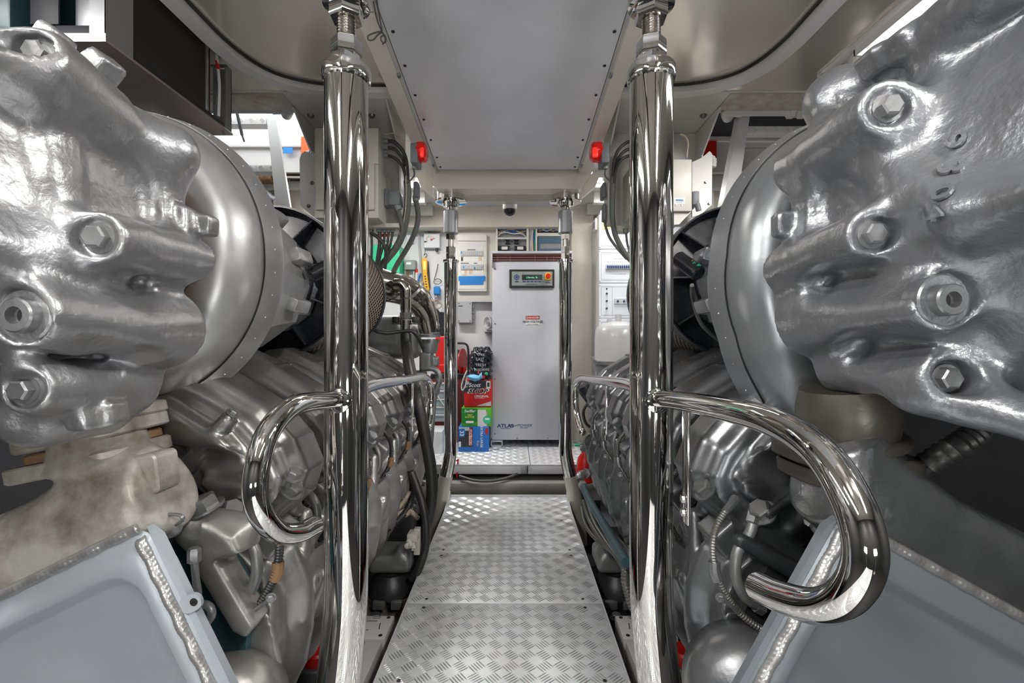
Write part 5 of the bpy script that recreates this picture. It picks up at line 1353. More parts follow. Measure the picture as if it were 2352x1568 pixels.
for i, (pts, r) in enumerate((([(1340, 1150, 2.1), (1352, 1190, 1.95), (1378, 1235, 1.75), (1415, 1275, 1.6), (1448, 1320, 1.5)], .010),
        ([(1348, 1150, 2.1), (1365, 1200, 1.9), (1400, 1255, 1.65), (1430, 1300, 1.5), (1440, 1350, 1.42)], .009),
        ([(1336, 1165, 2.1), (1345, 1205, 1.95), (1372, 1240, 1.8), (1402, 1262, 1.7), (1448, 1282, 1.6)], .009),
        ([(1375, 1180, 1.95), (1400, 1215, 1.85), (1425, 1245, 1.75), (1455, 1275, 1.65)], .010),
        ([(1380, 1200, 1.95), (1405, 1222, 1.85), (1430, 1250, 1.78), (1460, 1262, 1.7)], .008))):
    hose('armoured_hose', pts, r, 'corr_grey', ['thick grey armoured hose below the teal one, nearest the walkway', 'thin grey armoured hose crossing under the teal hose', 'grey armoured hose, lowest of the bundle beside the walkway', 'grey armoured hose right of the teal one', 'thinnest armoured hose right of the teal one'][i], grp='armoured hoses beside the right engine', corr=.007)
hose('armoured_hose', [(1455, 1255, 1.5), (1440, 1290, 1.45), (1436, 1330, 1.42), (1445, 1370, 1.40), (1456, 1400, 1.38)], .0135, 'corr_grey', 'thick armoured hose curving down behind the near right post', grp='armoured hoses beside the right engine', corr=.009)

# ---------------------------------------------------------------- left engine's far end: housings and pipes
g = Cast((-1.0, 2.58, .40), (-.36, 3.0, 1.12), .007)
for (px, py, d, hx, hy, hz, r) in ((905, 785, 2.75, .15, .10, .10, .05), (890, 760, 2.72, .10, .08, .09, .04), (980, 830, 2.72, .035, .05, .055, .015), (955, 870, 2.74, .06, .06, .05, .02), (1000, 830, 2.74, .02, .03, .03, .008), (868, 815, 2.7, .06, .05, .04, .01)):
    g.add(g.box(tuple(P(px, py, d)), (hx, hy, hz), None, r), .03 if r > .02 else .012)
castobj('end_housing', g.mesh(), 'engine_grey', ENG_L)
g = Cast((-.80, 2.56, -.35), (-.38, 2.80, .62), .006)
for (px, py, d, hx, hy, hz) in ((955, 985, 2.72, .035, .04, .16), (940, 1120, 2.70, .07, .05, .14), (965, 1040, 2.66, .03, .04, .05), (905, 1200, 2.66, .12, .05, .10)):
    g.add(g.box(tuple(P(px, py, d)), (hx, hy, hz), None, .012), .015)
g.add(g.cone(tuple(P(960, 930, 2.68)), tuple(P(960, 1010, 2.66)), .042, .035), .01)
castobj('end_housing', g.mesh(), 'engine_grey', ENG_L)
for (px, py) in ((958, 1065), (962, 1090), (968, 1110), (950, 1150), (905, 1255)): obj('hex_bolt', hexbolt(P(px, py, 2.54), V((1, -.6, 0)), .012, .03), 'bolt_grey', ENG_L)
obj('linkage', tube([P(972, 1085, 2.5), P(984, 1092, 2.48), P(986, 1130, 2.48), P(978, 1165, 2.48), P(968, 1168, 2.5)], .007, 8), 'bolt_grey', ENG_L)
obj('linkage', tube([P(966, 1068, 2.5), P(992, 1072, 2.48), P(996, 1110, 2.48)], .006, 8), 'bolt_grey', ENG_L)
pf = obj('pipe_flange', MB().add(lathe(P(987, 762, 2.72), -Z, [(0, .055), (.012, .055)], 32)).add(lathe(P(987, 768, 2.72), -Z, [(0, .062), (.016, .062)], 32)).add(lathe(P(987, 760, 2.72), -Z, [(.05, .045), (.09, .05), (.13, .04)], 32)), 'engine_grey', ENG_L)
for q in (0, 1.2, 2.4, 3.6, 4.8): obj('hex_bolt', hexbolt(P(987, 770, 2.72) + V((.05 * math.cos(q), .05 * math.sin(q), -.022)), -Z, .009, .02), 'bolt_grey', pf)
obj('drain_pipe', MB().add(tube([P(985, 845, 2.68), P(998, 848, 2.68), P(1008, 858, 2.68), P(1009, 875, 2.68), P(1002, 895, 2.68), P(996, 925, 2.68), P(990, 1000, 2.68), P(985, 1060, 2.68)], .016, 14)).add(cyl(P(1010, 868, 2.68), P(1007, 876, 2.68), .024)).add(cyl(P(1003, 890, 2.68), P(999, 902, 2.68), .023)), 'engine_grey', ENG_L)
t = thing('exhaust_pipe', 'polished stainless elbow pipe bending down behind the near left post', 'pipe', tuple(P(985, 758, 2.7)))
obj('pipe', tube([P(800, 618, 2.40), P(858, 645, 2.45), P(895, 658, 2.5), P(930, 668, 2.56), P(960, 690, 2.62), P(978, 722, 2.68), P(986, 758, 2.72)], [.083, .083, .083, .083, .078, .066, .058], 40, 8), 'stainless', t)
for p0, p1, r in ((P(893, 657, 2.495), P(896, 659, 2.505), .0865), (P(955, 684, 2.61), P(958, 689, 2.615), .0835), (P(985, 748, 2.715), P(986, 752, 2.72), .0605)):
    obj('weld_ring', cyl(p0, p1, r, n=40, bev=.001), 'stainless', t)
obj('clamp', MB().add(cyl(P(944, 672, 2.58), P(948, 676, 2.585), .089, n=40)).add(box(P(962, 672, 2.55), (.05, .02, .02), .004)), 'bolt_grey', t)
t = thing('coolant_hose', 'black rubber hose with steel elbow, curving down left of the far left post', 'hose', tuple(P(975, 1290, 2.2)))
obj('elbow', tube([P(905, 652, 2.40), P(922, 653, 2.40), P(931, 663, 2.40), P(932, 682, 2.40), P(932, 712, 2.40)], .028, 24), 'stainless', t)
obj('weld_ring', lathe(P(932, 684, 2.40), -Z, [(0, .029), (.003, .033), (.006, .029)], 24), 'chrome_soft', t)
obj('ferrule', MB().add(lathe(P(932, 710, 2.40), -Z, [(0, .026), (.02, .026)], 24)).add(hexbolt(P(932, 718, 2.40), -Z, .031, .036, False)).add(lathe(P(932, 735, 2.40), -Z, [(0, .028), (.070, .029)], 24)), 'chrome_soft', t)
obj('clamp_block', MB().add(pbox(898, 742, 918, 744, 2.38, 2.44)).add(pbox(942, 742, 964, 744, 2.38, 2.44)).add(pbox(900, 727, 914, 741, 2.39, 2.43, .004)).add(pbox(945, 727, 960, 741, 2.39, 2.43, .004)), 'black', t)
obj('rubber_hose', tube([P(932, 766, 2.40), P(934, 800, 2.36), P(942, 850, 2.18), P(955, 905, 2.03), P(968, 960, 2.0), P(980, 1020, 2.0), P(990, 1080, 2.0), P(992, 1140, 2.0), P(981, 1200, 2.0), P(966, 1250, 2.0), P(950, 1310, 2.0)], [.028, .028, .027, .026, .025, .025, .025, .025, .025, .025, .025], 24), 'rubber', t)
hose('rubber_hose', [(945, 1085, 2.0), (958, 1120, 1.98), (972, 1165, 1.95), (979, 1215, 1.93), (976, 1260, 1.92), (962, 1305, 1.9), (945, 1330, 1.9)], .017, 'rubber', 'thinner black hose curving down beside the left engine foot')
hose('rubber_hose', [(847, 763, 2.3), (855, 757, 2.3), (870, 762, 2.3), (890, 765, 2.32), (915, 762, 2.36), (945, 760, 2.38), (960, 775, 2.4), (972, 800, 2.45)], .0095, 'rubber', 'small black hose looping across the grey housing behind the far left rail')
for i, (pts, r, mt) in enumerate((([(870, 1228, 1.85), (895, 1210, 1.9), (920, 1190, 1.95), (935, 1170, 2.0), (945, 1145, 2.05), (947, 1110, 2.1), (943, 1080, 2.1)], .0145, 'rubber'),
        ([(872, 1215, 1.9), (895, 1198, 1.92), (915, 1190, 1.95), (935, 1180, 1.98), (938, 1172, 2.0)], .011, 'corr_cream'), ([(870, 1208, 1.92), (893, 1190, 1.95), (915, 1180, 1.98), (938, 1172, 2.0), (960, 1190, 2.02)], .011, 'corr_cream'),
        ([(880, 1190, 1.95), (905, 1175, 1.98), (925, 1155, 2.0), (940, 1130, 2.05)], .010, 'corr_cream'))):
    hose('corrugated_hose', pts, r, mt, ['black corrugated hose looping under the left engine manifold', 'upper front cream corrugated hose under the left manifold', 'cream corrugated hose with a free end pointing at the walkway', 'rearmost cream corrugated hose under the left manifold'][i], grp='corrugated hoses under the left engine', corr=.008)
t = thing('drain_valve', 'cream valve block with a spout above the left engine foot', 'valve', tuple(P(945, 1280, 1.85)))
obj('valve_body', MB().add(pbox(934, 1228, 958, 1246, 1.86, 1.92, .004)).add(pbox(950, 1215, 964, 1275, 1.9, 1.93, .003)), 'box_cream', t)
obj('spout', MB().add(cyl(P(938, 1240, 1.86), P(944, 1256, 1.84), .010)).add(cyl(P(948, 1248, 1.86), P(950, 1262, 1.84), .009)).add(lathe(P(935, 1254, 1.84), -Y, [(-.04, .01), (0, .011), (.002, .006)], 14)), 'box_cream', t)

# ---------------------------------------------------------------- control boxes on hanging brackets, cables, beacons
for s, nm in ((-1, 'left'), (1, 'right')):
    mx = lambda x: s * x
    t = thing('hanging_bracket', 'white hanging bracket plate behind the near %s post' % nm, 'bracket', (s * .78, 2.5, 1.55), 'white brackets under the ceiling')
    ed = .545 if s < 0 else .515
    obj('back_plate', xz([(mx(x), z) for x, z in ((ed, 1.553), (ed, CEIL - .006), (1.06, CEIL - .006), (1.02, 1.86), (.98, 1.553))], 2.50, 2.512), 'white_paint', t, 20)
    obj('side_web', prism([V((mx(ed), 2.14, CEIL - .006)), V((mx(ed), 2.5, CEIL - .006)), V((mx(ed), 2.5, 1.553)), V((mx(ed), 2.42, 1.553)), V((mx(ed), 2.40, 1.90))], (s * .008, 0, 0)), 'white_paint', t, 20)
    obj('side_web', prism([V((mx(1.0), 2.20, CEIL - .006)), V((mx(1.0), 2.5, CEIL - .006)), V((mx(1.0), 2.5, 1.60)), V((mx(1.0), 2.44, 1.65)), V((mx(1.0), 2.42, 1.9))], (s * .008, 0, 0)), 'white_paint', t, 20)
    for x, y in ((.66, 2.3), (.96, 2.3)):
        obj('dome_nut', lathe((mx(x), y, CEIL - .004), -Z, [(0, .017), (.006, .016), (.014, .010), (.018, .002)], 14), 'bolt_grey', t)
    # control box
    t = thing('control_box', ('cream cable box with glands on the left hanging bracket' if s < 0 else 'cream box with a small blue and white name label on the right bracket'), 'box', (s * .72, 2.3, 1.5))
    xi, xo = .60, (.90 if s < 0 else .868)
    zt1, zb1_ = P(0, 293, 2.2).z, P(0, 486, 2.2).z
    if s < 0:
        obj('upper_housing', bx(mx(xi), mx(xo), 2.2, 2.30, zt1 - .17, zt1, .006), 'box_cream', t)
        obj('lower_housing', bx(mx(xi), mx(xo), 2.2, 2.42, zb1_ - .03, zt1 - .17, .006), 'box_cream', t)
        obj('lid', bx(mx(xi + .015), mx(xo - .01), 2.185, 2.2, zb1_ + .005, zt1 - .172, .004), 'box_cream', t)
        for k, py in enumerate((324, 339, 357)): obj('cable_gland', cyl(P(882, py, 2.25), P(892, py, 2.25), .013, n=12), 'plug_grey', t)
        for k, (px) in enumerate((853, 872, 884, 893, 902)): obj('cable_gland', MB().add(cyl(P(px, 520, 2.35), P(px, 533, 2.35), .012 if k != 1 else .017, n=12)), 'box_grey', t)
        obj('gland_plate', pbox(840, 512, 915, 522, 2.30, 2.44), 'box_cream', t)
        cn = obj('connector', MB().add(pbox(889, 437, 918, 470, 2.28, 2.36, .008)), 'plug_grey', t)
        obj('connector_flange', pbox(881, 432, 892, 472, 2.29, 2.35, .004), 'plug_grey', cn)
        obj('gland_nut', cyl(P(911, 468, 2.3), P(917, 482, 2.3), .015, n=12), 'box_grey', cn)
    else:
        obj('upper_housing', bx(mx(xi), mx(.79), 2.22, 2.32, P(0, 365, 2.2).z, zt1, .006), 'box_cream', t)
        obj('lower_housing', bx(mx(xi), mx(xo), 2.2, 2.45, P(0, 485, 2.2).z, P(0, 365, 2.2).z, .006), 'box_cream', t)
        obj('bottom_plate', prism([P(1548, 486, 2.22), P(1588, 486, 2.22), P(1560, 515, 2.22), P(1548, 516, 2.22)], (0, .2, 0)), 'box_cream', t, 20)
        lb = obj('name_label', pslab(1548, 454, 1573.5, 468, 2.199, .001, .001, .0002), 'ink_white', t)
        ptext('mtu', 1561, 459, 2.198, 5, 'sticker_blue', lb, bold=.04, wid=1.5); ptext('Electronic', 1561, 464.5, 2.198, 2.3, 'light_grey', lb)
        for px in (1553, 1566): obj('screw', lathe(P(px, 471, 2.2), -Y, [(0, .005), (.002, .004)], 10), 'bolt_grey', t)
        obj('breather_tube', tube([P(1562, 308, 2.22), P(1574, 314, 2.22), P(1580, 330, 2.22), P(1577, 362, 2.22)], .004, 8), 'corr_cream', t)
        obj('connector', MB().add(pbox(1591, 438, 1607, 470, 2.3, 2.36, .006)).add(cyl(P(1601, 468, 2.3), P(1605, 484, 2.3), .013, n=12)), 'plug_grey', t)
        obj('cable_gland', cyl(P(1437, 525, 2.42), P(1437, 536, 2.42), .014, n=12), 'box_grey', t)
        obj('gland_plate', pbox(1412, 518, 1447, 532, 2.42, 2.48), 'box_cream', t)
    # outer bracket with finger cut-out and the hose behind it
    pl_ = [(688, 366), (692, 353), (701, 347), (718, 362), (750, 388), (750, 505), (720, 498), (690, 472)] if s < 0 else [(1635, 352), (1630, 347), (1612, 362), (1590, 372), (1590, 498), (1610, 492), (1635, 470), (1636, 358)]
    t = thing('outer_bracket', 'white rounded bracket plate at the outer side of the %s control box' % nm, 'bracket', tuple(P(pl_[0][0], 480, 2.36)), 'outer bracket plates')
    obj('plate', prism([P(x, y, 2.36) for x, y in pl_], (0, .012, 0)), 'white_paint', t, 20)
    for x, y in ((717, 420), (709, 473)) if s < 0 else ((1621, 418), (1629, 467)):
        obj('bolt', hexbolt(P(x, y, 2.36), -Y, .008, .008), 'bolt_grey', t)
    pts = [(701, 372, 2.4), (703, 358, 2.4), (712, 353, 2.4), (722, 360, 2.4), (729, 378, 2.4), (731, 395, 2.4)] if s < 0 else [(1610, 385, 2.4), (1618, 368, 2.4), (1630, 362, 2.4), (1638, 368, 2.4), (1637, 384, 2.4)]
    hose('vent_hose', pts, .018, 'clear_plastic', 'white corrugated hose loop above the %s outer bracket' % nm, corr=.010, grp='white hose loops')
    # beacon
    d = 2.2
    if s < 0: b0, b1, l1, cy = 942, 959, 981, 350
    else: b0, b1, l1, cy = 1400, 1382, 1356, 350
    t = thing('alarm_beacon', 'red alarm beacon lamp on a grey base at the %s end of the ceiling beam' % nm, 'beacon', tuple(P(b0, 375, d)), 'red alarm beacons')
    obj('base', pbox(min(b0, b1), 327, max(b0, b1), 373, d - .05, d + .05, .006), 'plug_grey', t)
    a, b = P(b1, cy, d), P(l1, cy, d)
    ls = [[V((a.x + (b.x - a.x) * q, d + yy * sc, a.z + zz_ * sc)) for yy, zz_ in [(.046 * math.cos(w_) * (1.15 if abs(math.cos(w_)) > .5 else 1), .046 * math.sin(w_) * (1.05)) for w_ in (2 * PI * k / 16 for k in range(16))]] for q, sc in ((0, .95), (.3, 1), (.8, .95), (1, .7))]
    ln = obj('lens', loops(ls), 'red_lens', t)
    obj('lit_bulb', pbox(min(b1, l1) + 5, 337, max(b1, l1) - 8, 360, d - .053, d - .04, .006), 'lens_hot', ln)
    obj('cable_gland', cyl(P((b0 + b1) / 2, 372, d), P((b0 + b1) / 2, 388, d), .010, n=12), 'box_grey', t)
    obj('lamp_cable', tube([P((b0 + b1) / 2, 388, d), P((b0 + b1) / 2 + s * -1, 402, d), P((b0 + b1) / 2 + s * 6, 412, d), P(b0 + s * 8, 422, d)], .0035, 8), 'cable', t)
# cables, left
CG = 'cables beside the left bracket'
for i, pts in enumerate(([(892, 324, 2.25), (905, 326, 2.24), (922, 342, 2.24), (932, 365, 2.26), (936, 400, 2.3), (937, 440, 2.32), (934, 490, 2.34), (925, 535, 2.36)],
        [(892, 339, 2.25), (907, 343, 2.24), (922, 360, 2.24), (931, 385, 2.28), (934, 420, 2.3)], [(892, 357, 2.25), (907, 363, 2.24), (922, 378, 2.24), (930, 400, 2.28), (932, 430, 2.3)])):
    hose('cable', pts, .0075 if i else .009, 'cable', ['upper', 'middle', 'lower'][i] + ' black cable arching out of the left control box', 'cable', CG)
hose('cable', [(885, 308, 2.24), (905, 307, 2.24), (922, 322, 2.24), (929, 350, 2.26), (932, 400, 2.28), (933, 450, 2.3), (929, 500, 2.32), (918, 540, 2.34)], .0035, 'corr_cream', 'thin yellow-brown wire along the black cable bundle', 'cable', CG)
hose('cable_bundle', [(935, 415, 2.3), (937, 450, 2.32), (934, 490, 2.34), (926, 532, 2.36), (912, 565, 2.38), (893, 590, 2.4), (868, 618, 2.42)], .018, 'cable_grey', 'thick tied cable bundle sweeping down left of the beam', 'cable', CG)
hose('cable', [(914, 482, 2.3), (921, 505, 2.32), (924, 535, 2.34), (912, 565, 2.36), (885, 600, 2.38)], .011, 'cable_grey', 'grey-black cable dropping from the connector of the left control box', 'cable', CG)
t = thing('hanging_cable', 'thick cable with a grey connector hanging beside the white bracket edge', 'cable', tuple(P(905, 620, 2.5)), CG)
obj('connector', MB().add(pbox(948, 415, 960, 452, 2.42, 2.48, .008)), 'plug_grey', t)
obj('gland_nut', cyl(P(954, 450, 2.45), P(955, 462, 2.45), .016, n=12), 'box_grey', t)
obj('lead', tube([P(955, 460, 2.45), P(960, 490, 2.46), P(958, 515, 2.47), P(948, 545, 2.48), (P(932, 575, 2.5)), P(915, 602, 2.52), P(903, 625, 2.54)], .0135, 14), 'cable_grey', t)
for i, (x0_, x1_, x2_, lb) in enumerate(((853, 854, 853, 'leftmost'), (872, 872, 868, 'thick'), (884, 881, 873, 'third'), (893, 890, 888, 'fourth'), (902, 897, 889, 'rightmost'))):
    hose('cable', [(x0_, 533, 2.35), (x1_, 560, 2.35), (x2_, 590, 2.36), (x2_ - 4, 618, 2.38)], .009 if i == 1 else .006, 'cable', lb + ' black cable hanging from the glands of the left control box', 'cable', 'cables under the left glands')
hose('cable', [(852, 535, 2.3), (868, 545, 2.28), (882, 562, 2.28), (887, 580, 2.3), (884, 605, 2.32)], .009, 'cable', 'black cable arching across the hanging cables before the green case', 'cable', 'cables under the left glands')
# cables, right
CG = 'cables beside the right bracket'
for i, pts in enumerate(([(1460, 323, 2.25), (1440, 327, 2.25), (1420, 345, 2.25), (1410, 375, 2.27), (1408, 410, 2.3), (1407, 460, 2.32)], [(1460, 341, 2.25), (1440, 344, 2.25), (1424, 358, 2.25), (1413, 382, 2.28), (1409, 410, 2.3)], [(1460, 356, 2.25), (1440, 359, 2.25), (1424, 370, 2.25), (1414, 392, 2.28), (1410, 420, 2.3)])):
    hose('cable', pts, .0075, 'cable', ['upper', 'middle', 'lower'][i] + ' black cable arching out of the right control box', 'cable', CG)
hose('cable_bundle', [(1409, 400, 2.3), (1407, 450, 2.32), (1407, 500, 2.34), (1412, 535, 2.36), (1425, 565, 2.38), (1440, 588, 2.4), (1460, 608, 2.42)], .0135, 'cable_grey', 'tied cable bundle sweeping down right of the beam to the filter', 'cable', CG)
t = thing('hanging_cable', 'thin cable with a grey connector on the right bracket edge', 'cable', tuple(P(1410, 570, 2.44)), CG)
obj('connector', pbox(1384, 418, 1393, 452, 2.40, 2.48, .006), 'plug_grey', t)
obj('lower_connector', pbox(1386, 466, 1393, 505, 2.40, 2.46, .006), 'plug_grey', t)
obj('lead', tube([P(1388, 505, 2.43), P(1391, 520, 2.43), P(1400, 545, 2.43), P(1418, 570, 2.43), P(1440, 595, 2.43)], .007, 10), 'cable_grey', t)
hose('cable', [(1438, 536, 2.42), (1441, 560, 2.42), (1445, 575, 2.4), (1440, 583, 2.4), (1430, 572, 2.4)], .006, 'cable_grey', 'thin grey cable looping from the gland to the right bundle', 'cable', CG)
# string tied at the ceiling beam
tag(obj('string', MB().add(tube([P(853, -20, 1.40), P(866, 45, 1.44), P(877, 72, 1.46)], .0022, 6)).add(tube([P(862, -20, 1.40), P(872, 40, 1.44), P(878, 72, 1.46)], .0022, 6))
    .add(tube([P(878, 72, 1.46), P(862, 75, 1.455), P(846, 82, 1.455), P(847, 92, 1.455), P(858, 91, 1.455), P(868, 80, 1.455), P(878, 74, 1.46)], .0022, 6)).add(tube([P(878, 74, 1.46), P(886, 88, 1.455), P(882, 98, 1.455), P(875, 92, 1.455), P(876, 84, 1.455), P(884, 82, 1.455), P(886, 94, 1.455), P(878, 102, 1.455)], .0022, 6)), 'cable'),
    'dark brown string tied in a bow at the left ceiling beam', 'string')

# ---------------------------------------------------------------- aluminium cooler box with black mesh, upper left
t = thing('air_cooler', 'aluminium framed box with a black mesh side hanging from the ceiling at upper left', 'cooler', (-1.15, 1.6, 1.767))
zt_ = CEIL - .002
obj('bottom_tray', MB().add(bx(-1.50, -1.095, 1.30, 1.89, 1.767, 1.775, .001)).add(bx(-1.50, -1.095, 1.30, 1.303, 1.767, 1.79, 0)), 'alum_pink', t)
for px, py in ((249, 108), (514, 306)):
    obj('rivet', lathe(P(px, py, 1.33 if px < 300 else 1.86) * 1.0, -Z, [(0, .006), (.003, .004)], 10), 'bolt_grey', t)
obj('corner_post', MB().add(bx(-1.145, -1.10, 1.305, 1.308, 1.775, zt_, .0)).add(bx(-1.103, -1.10, 1.305, 1.40, 1.775, zt_, .0)), 'alum', t)
obj('mesh_panel', bx(-1.128, -1.112, 1.37, 1.755, 1.787, zt_, .0), 'dark_mesh', t)
obj('foam_strip', bx(-1.125, -1.104, 1.37, 1.86, 1.776, 1.797, .001), 'black', t)
obj('mesh_frame', MB().add(bx(-1.115, -1.106, 1.745, 1.762, 1.787, zt_, .001)).add(bx(-1.2, -1.106, 1.755, 1.762, 1.787, zt_, .001)), 'alum', t)
obj('edge_seal', bx(-1.2, -1.108, 1.762, 1.768, 1.787, zt_, 0), 'rust', t)
obj('end_channel', MB().add(bx(-1.150, -1.100, 1.884, 1.888, 1.775, 2.03, .0)).add(bx(-1.104, -1.100, 1.85, 1.888, 1.775, 2.03, 0)).add(bx(-1.150, -1.147, 1.85, 1.888, 1.775, 2.03, 0)), 'alum', t)
obj('channel_foot', bx(-1.17, -1.10, 1.85, 1.86, 2.022, 2.03, 0), 'bolt_grey', t)
fp = obj('front_plate', MB().add(bx(-1.33, -1.145, 1.33, 1.335, 1.775, 1.832, .001)).add(bx(-1.33, -1.25, 1.325, 1.33, 1.832, zt_, .001)), 'hatch_dark', t)
wb2 = obj('slotted_bracket', bx(-1.235, -1.145, 1.36, 1.365, 1.832, zt_, .001), 'alum', t)
for z_ in (1.85, 1.885, 1.93, 1.965): obj('slot', lathe((-1.172, 1.359, z_), -Y, [(0, .013), (.0015, .013)], 20), 'ink', wb2)
obj('clear_hose', tube([P(468, 74, 1.82), P(485, 85, 1.82), P(495, 110, 1.82), P(500, 150, 1.82), P(504, 200, 1.82), P(502, 268, 1.82)], .0055, 10), 'clear_plastic', t)
obj('red_mark', tube([P(498, 140, 1.82), P(502, 160, 1.82)], .0060, 10, straight=True), 'red', t)
tag(obj('spray_can', MB().add(cyl(P(462, 218, 1.85), P(462, 180, 1.85), .018)).add(cyl(P(462, 180, 1.85), P(462, 172, 1.85), .021)), 'ink_navy'), 'small dark blue can standing on the tray behind the black mesh', 'can')

tag(obj('teal_housing', MB().add(bx(-1.95, -1.36, 1.30, 2.0, 1.80, 2.05, .01)), 'teal_hose'), 'dark teal housing under the ceiling left of the aluminium box', 'housing')  # plain dark housing added to fill this ceiling corner
# ---------------------------------------------------------------- ladders, pipes and boards at the hatches
for s, nm in ((-1, 'left'), (1, 'right')):
    t = thing('ladder', 'white steel ladder below the %s deck hatch' % nm, 'ladder', (s * 1.4, 2.62, .9), 'ladders under the deck hatches')
    if s < 0:
        rails = [((611, 256), (631, 256), (667, 480), (634, 480))]; ru = [(280, 612, 266, 286), (300, 645, 375, 395)]
    else:
        rails = [((1700, 262), (1723, 262), (1692, 470), (1660, 470))]; ru = [(1712, 2050, 286, 306), (1692, 2000, 395, 410)]
    for r_ in rails:
        obj('rail', prism([P(x, y, 2.58) for x, y in r_], (0, .02, 0)), 'rim_white', t, 20)
        obj('rail_flange', prism([P(x, y, 2.583) for x, y in ((r_[0], r_[1], r_[2], r_[3]) if False else ((r_[0][0], r_[0][1]), (r_[0][0] + 5, r_[0][1]), (r_[3][0] + 6, r_[3][1]), (r_[3][0], r_[3][1])))], (0, .07, 0)), 'rim_white', t, 20)
    xo = P(rails[0][0][0], 0, 2.58).x - .62 if s < 0 else P(rails[0][1][0], 0, 2.58).x + .62
    obj('rail', prism([(xo - .03, 2.58, CEIL - .02), (xo + .03, 2.58, CEIL - .02), (xo + .05, 2.58, 1.4), (xo - .01, 2.58, 1.4)], (0, .06, 0)), 'rim_white', t, 20)
    for (x0_, x1_, y0_, y1_) in ru:
        a, b = P(x0_, y0_, 2.60), P(x1_, y1_, 2.60)
        xa, xb = (xo, b.x) if s < 0 else (a.x, xo)
        rg = obj('rung', bx(xa, xb, 2.595, 2.66, b.z, b.z + .038, .003), 'rim_white', t)
        vv, ff = tread_bars(0, abs(xb - xa), 0, .03, 0, .03)
        vv = [(min(xa, xb) + p[0], 2.5948 - p[2], b.z + .006 + p[1]) for p in vv]
        obj('tread_pattern', (vv, ff), 'white_paint', rg, 0)
    d = 2.27
    t = thing('fire_pipe', 'white painted pipe with an elbow along the edge of the %s hatch' % nm, 'pipe', (s * 1.4, d, 1.99), 'pipes along the hatch edges')
    if s < 0:
        obj('pipe', MB().add(cyl(P(380, 250, d), P(628, 250, d), .021)), 'tank_white', t)
        obj('elbow', MB().add(tube([P(626, 250, d), P(650, 250, d), P(662, 252, d), P(658, 264, d + .05)], .025, 18)).add(lathe(P(655, 250, d), X, [(0, .026), (.012, .028), (.022, .022)], 20)), 'tank_white', t)
    else:
        obj('pipe', MB().add(cyl(P(1690, 256, d), P(2100, 256, d), .021)), 'white_paint', t)
        obj('elbow', MB().add(tube([P(1705, 256, d), P(1680, 256, d), P(1668, 258, d), P(1672, 270, d + .05)], .025, 18)).add(lathe(P(1680, 255, d), -X, [(0, .026), (.012, .028), (.022, .022)], 20)), 'white_paint', t)
        for px in (1818, 1843): obj('union_nut', hexbolt(P(px - 8, 257, d), X, .031, .030, False), 'white_paint', t)
        obj('union_sleeve', cyl(P(1826, 257, d), P(1842, 257, d), .026), 'white_paint', t)
    bd = [(691, 314), (720, 312), (728, 365), (692, 365)] if s < 0 else [(1612, 313), (1646, 313), (1646, 362), (1605, 365)]
    tag(obj('red_board', prism([P(x, y, 2.96) for x, y in bd], (0, .02, 0)), 'orange' if s < 0 else 'red'), ('orange-red board standing in the light of the left hatch' if s < 0 else 'dark red board between bracket and right ladder'), 'board')
    tag(obj('red_pipe', cyl(P(648 if s < 0 else 1600, 400 if s < 0 else 382, 3.05), P(735 if s < 0 else 1800, 400 if s < 0 else 382, 3.05), .009, n=12), 'red_dark' if s < 0 else 'red'), 'thin red pipe under the ceiling behind the %s ladder' % nm, 'pipe')
tag(obj('sticker', pslab(650, 338, 672, 352, 2.964, .002, .001, .0005), 'sticker_blue'), 'small bright blue sticker on the frame of the left hatch', 'sticker')
tag(obj('gas_strut', MB().add(tube([P(544, 258, 2.45), P(556, 310, 2.55)], .008, 10)).add(tube([P(556, 310, 2.55), P(561, 325, 2.58)], .005, 10)), 'plug_grey'), 'grey gas strut in the opening of the left hatch', 'strut')
t = thing('grey_pipework', 'grey and brown pipe joints on the outer wall beyond the left turbocharger', 'pipe', tuple(P(600, 460, 3.1)))
obj('pipe', MB().add(cyl(P(560, 408, 3.05), P(700, 410, 3.05), .024)), 'stainless', t)
obj('coupling', MB().add(cyl(P(600, 409, 3.05), P(628, 409, 3.05), .036)).add(cyl(P(606, 409, 3.05), P(611, 409, 3.05), .040)), 'rust', t)
obj('branch_pipe', tube([P(560, 400, 3.0), P(590, 430, 3.0), P(620, 455, 3.0), P(634, 462, 3.0)], .028, 14), 'engine_grey', t)
t = thing('wall_locker', 'cream wall locker beyond the left ladder', 'locker', tuple(P(690, 470, 3.3)))
obj('body', pbox(655, 408, 760, 520, 3.3, 3.6, .004), 'cream', t)
obj('hinge', pbox(659, 420, 664, 455, 3.285, 3.30, .002), 'bolt_grey', t)
t = thing('wall_locker', 'cream wall locker beyond the right ladder', 'locker', tuple(P(1680, 470, 3.3)))
obj('body', pbox(1640, 395, 1690, 520, 3.3, 3.6, .004), 'cream', t)
obj('hinge', pbox(1674, 420, 1678, 450, 3.285, 3.30, .002), 'bolt_grey', t)
for s in (-1, 1):
    tag(obj('shelf_unit', MB().add(bx(s * 1.55, s * 2.15, 3.5, 3.95, .2, 1.5, .01)), 'hull_grey'), 'dark grey locker at the %s back corner of the engine room' % ('left' if s < 0 else 'right'), 'locker')

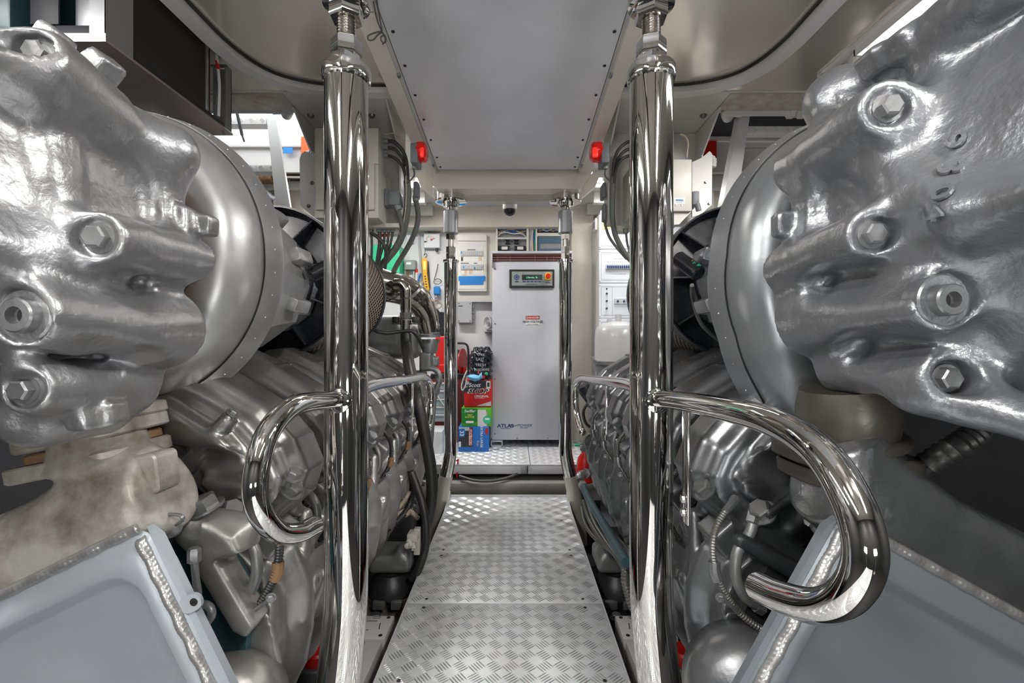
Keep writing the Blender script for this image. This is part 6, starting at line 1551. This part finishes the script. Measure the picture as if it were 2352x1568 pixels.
# ---------------------------------------------------------------- white boxes low beside the walkway, red-capped buckets
for s, nm in ((-1, 'left'), (1, 'right')):
    zt_ = -.07
    t = thing('sensor_box', 'small white box with printed symbols low at the %s of the walkway' % nm, 'box', (s * .6, 1.67, -.16), 'small printed white boxes')
    obj('housing', bx(s * .405, s * .595, 1.60, 1.735, -.16, zt_, .006), 'box_white', t)
    for y_ in (1.615, 1.72): obj('screw', lathe((s * .425, y_, zt_), Z, [(0, .007), (.001, .007)], 14), 'ink', t)
    m = MB(); z_ = zt_ + .0012
    def pl2(pts, w_=.0016):
        for (a, b), (c2, d2) in zip(pts, pts[1:]):
            dx, dy = c2 - a, d2 - b; L = math.hypot(dx, dy) or 1; nx, ny = -dy / L * w_ / 2, dx / L * w_ / 2
            m.add(loops([[V((s * (.41 + p[0]), 1.60 + p[1], q)) for p in ((a + nx, b + ny), (c2 + nx, d2 + ny), (c2 - nx, d2 - ny), (a - nx, b - ny))] for q in (z_ - .0012, z_)]))
    pl2([(.17, .09), (.15, .09), (.145, .11), (.12, .11), (.115, .09), (.10, .09), (.095, .098), (.05, .098)])
    pl2([(.20, .055), (.115, .055), (.10, .045), (.115, .035), (.20, .035)]); pl2([(.10, .045), (.065, .045)]); pl2([(.03, .05), (.035, .085)], .003)
    pl2([(.07, .115), (.045, .115), (.045, .125), (.07, .125), (.07, .115)], .001)
    obj('printed_symbols', m, 'ink', t, 0)
    t = thing('cable_box', 'longer white box with a black handle strip low at the %s of the walkway' % nm, 'box', (s * .6, 1.4, -.20), 'longer white boxes')
    obj('housing', bx(s * .41, s * .525, 1.15, 1.588, -.20, zt_, .008), 'box_white', t)
    obj('handle_strip', cyl((s * .465, 1.565, zt_ + .004), (s * .52, 1.565, zt_ + .004), .008, n=10), 'ink', t)
    text('5', (s * .475, 1.48, zt_), .016, 'ink', t, 'printed_number', right=X, up=Y, shear=.2)
    obj('latch', cyl((s * .50, 1.38, zt_), (s * .50, 1.38, zt_ + .01), .008, n=14), 'bolt_grey', t)
    c = P(727, 1478, 1.45) if s < 0 else P(1575, 1478, 1.45)
    t = thing('bucket', 'dark bucket with a red cap under the %s engine' % nm, 'bucket', (c.x, c.y, -.30), 'red capped buckets')
    obj('bucket_body', lathe((c.x, c.y, 0), Z, [(-.30, .05), (-.05, .055), (-.045, .05)], 28), 'bucket_grey', t)
    obj('red_cap', lathe((c.x, c.y, 0), Z, [(-.05, .038), (-.035, .041), (-.015, .041), (-.008, .036), (-.010, .02)], 28), 'red', t)
    obj('wire_handle', tube([V((c.x + .056 * math.cos(q), c.y - .03, -.10 + .04 * math.sin(q))) for q in (PI + k * PI / 10 for k in range(11))], .002, 6, straight=True), 'bolt_grey', t)
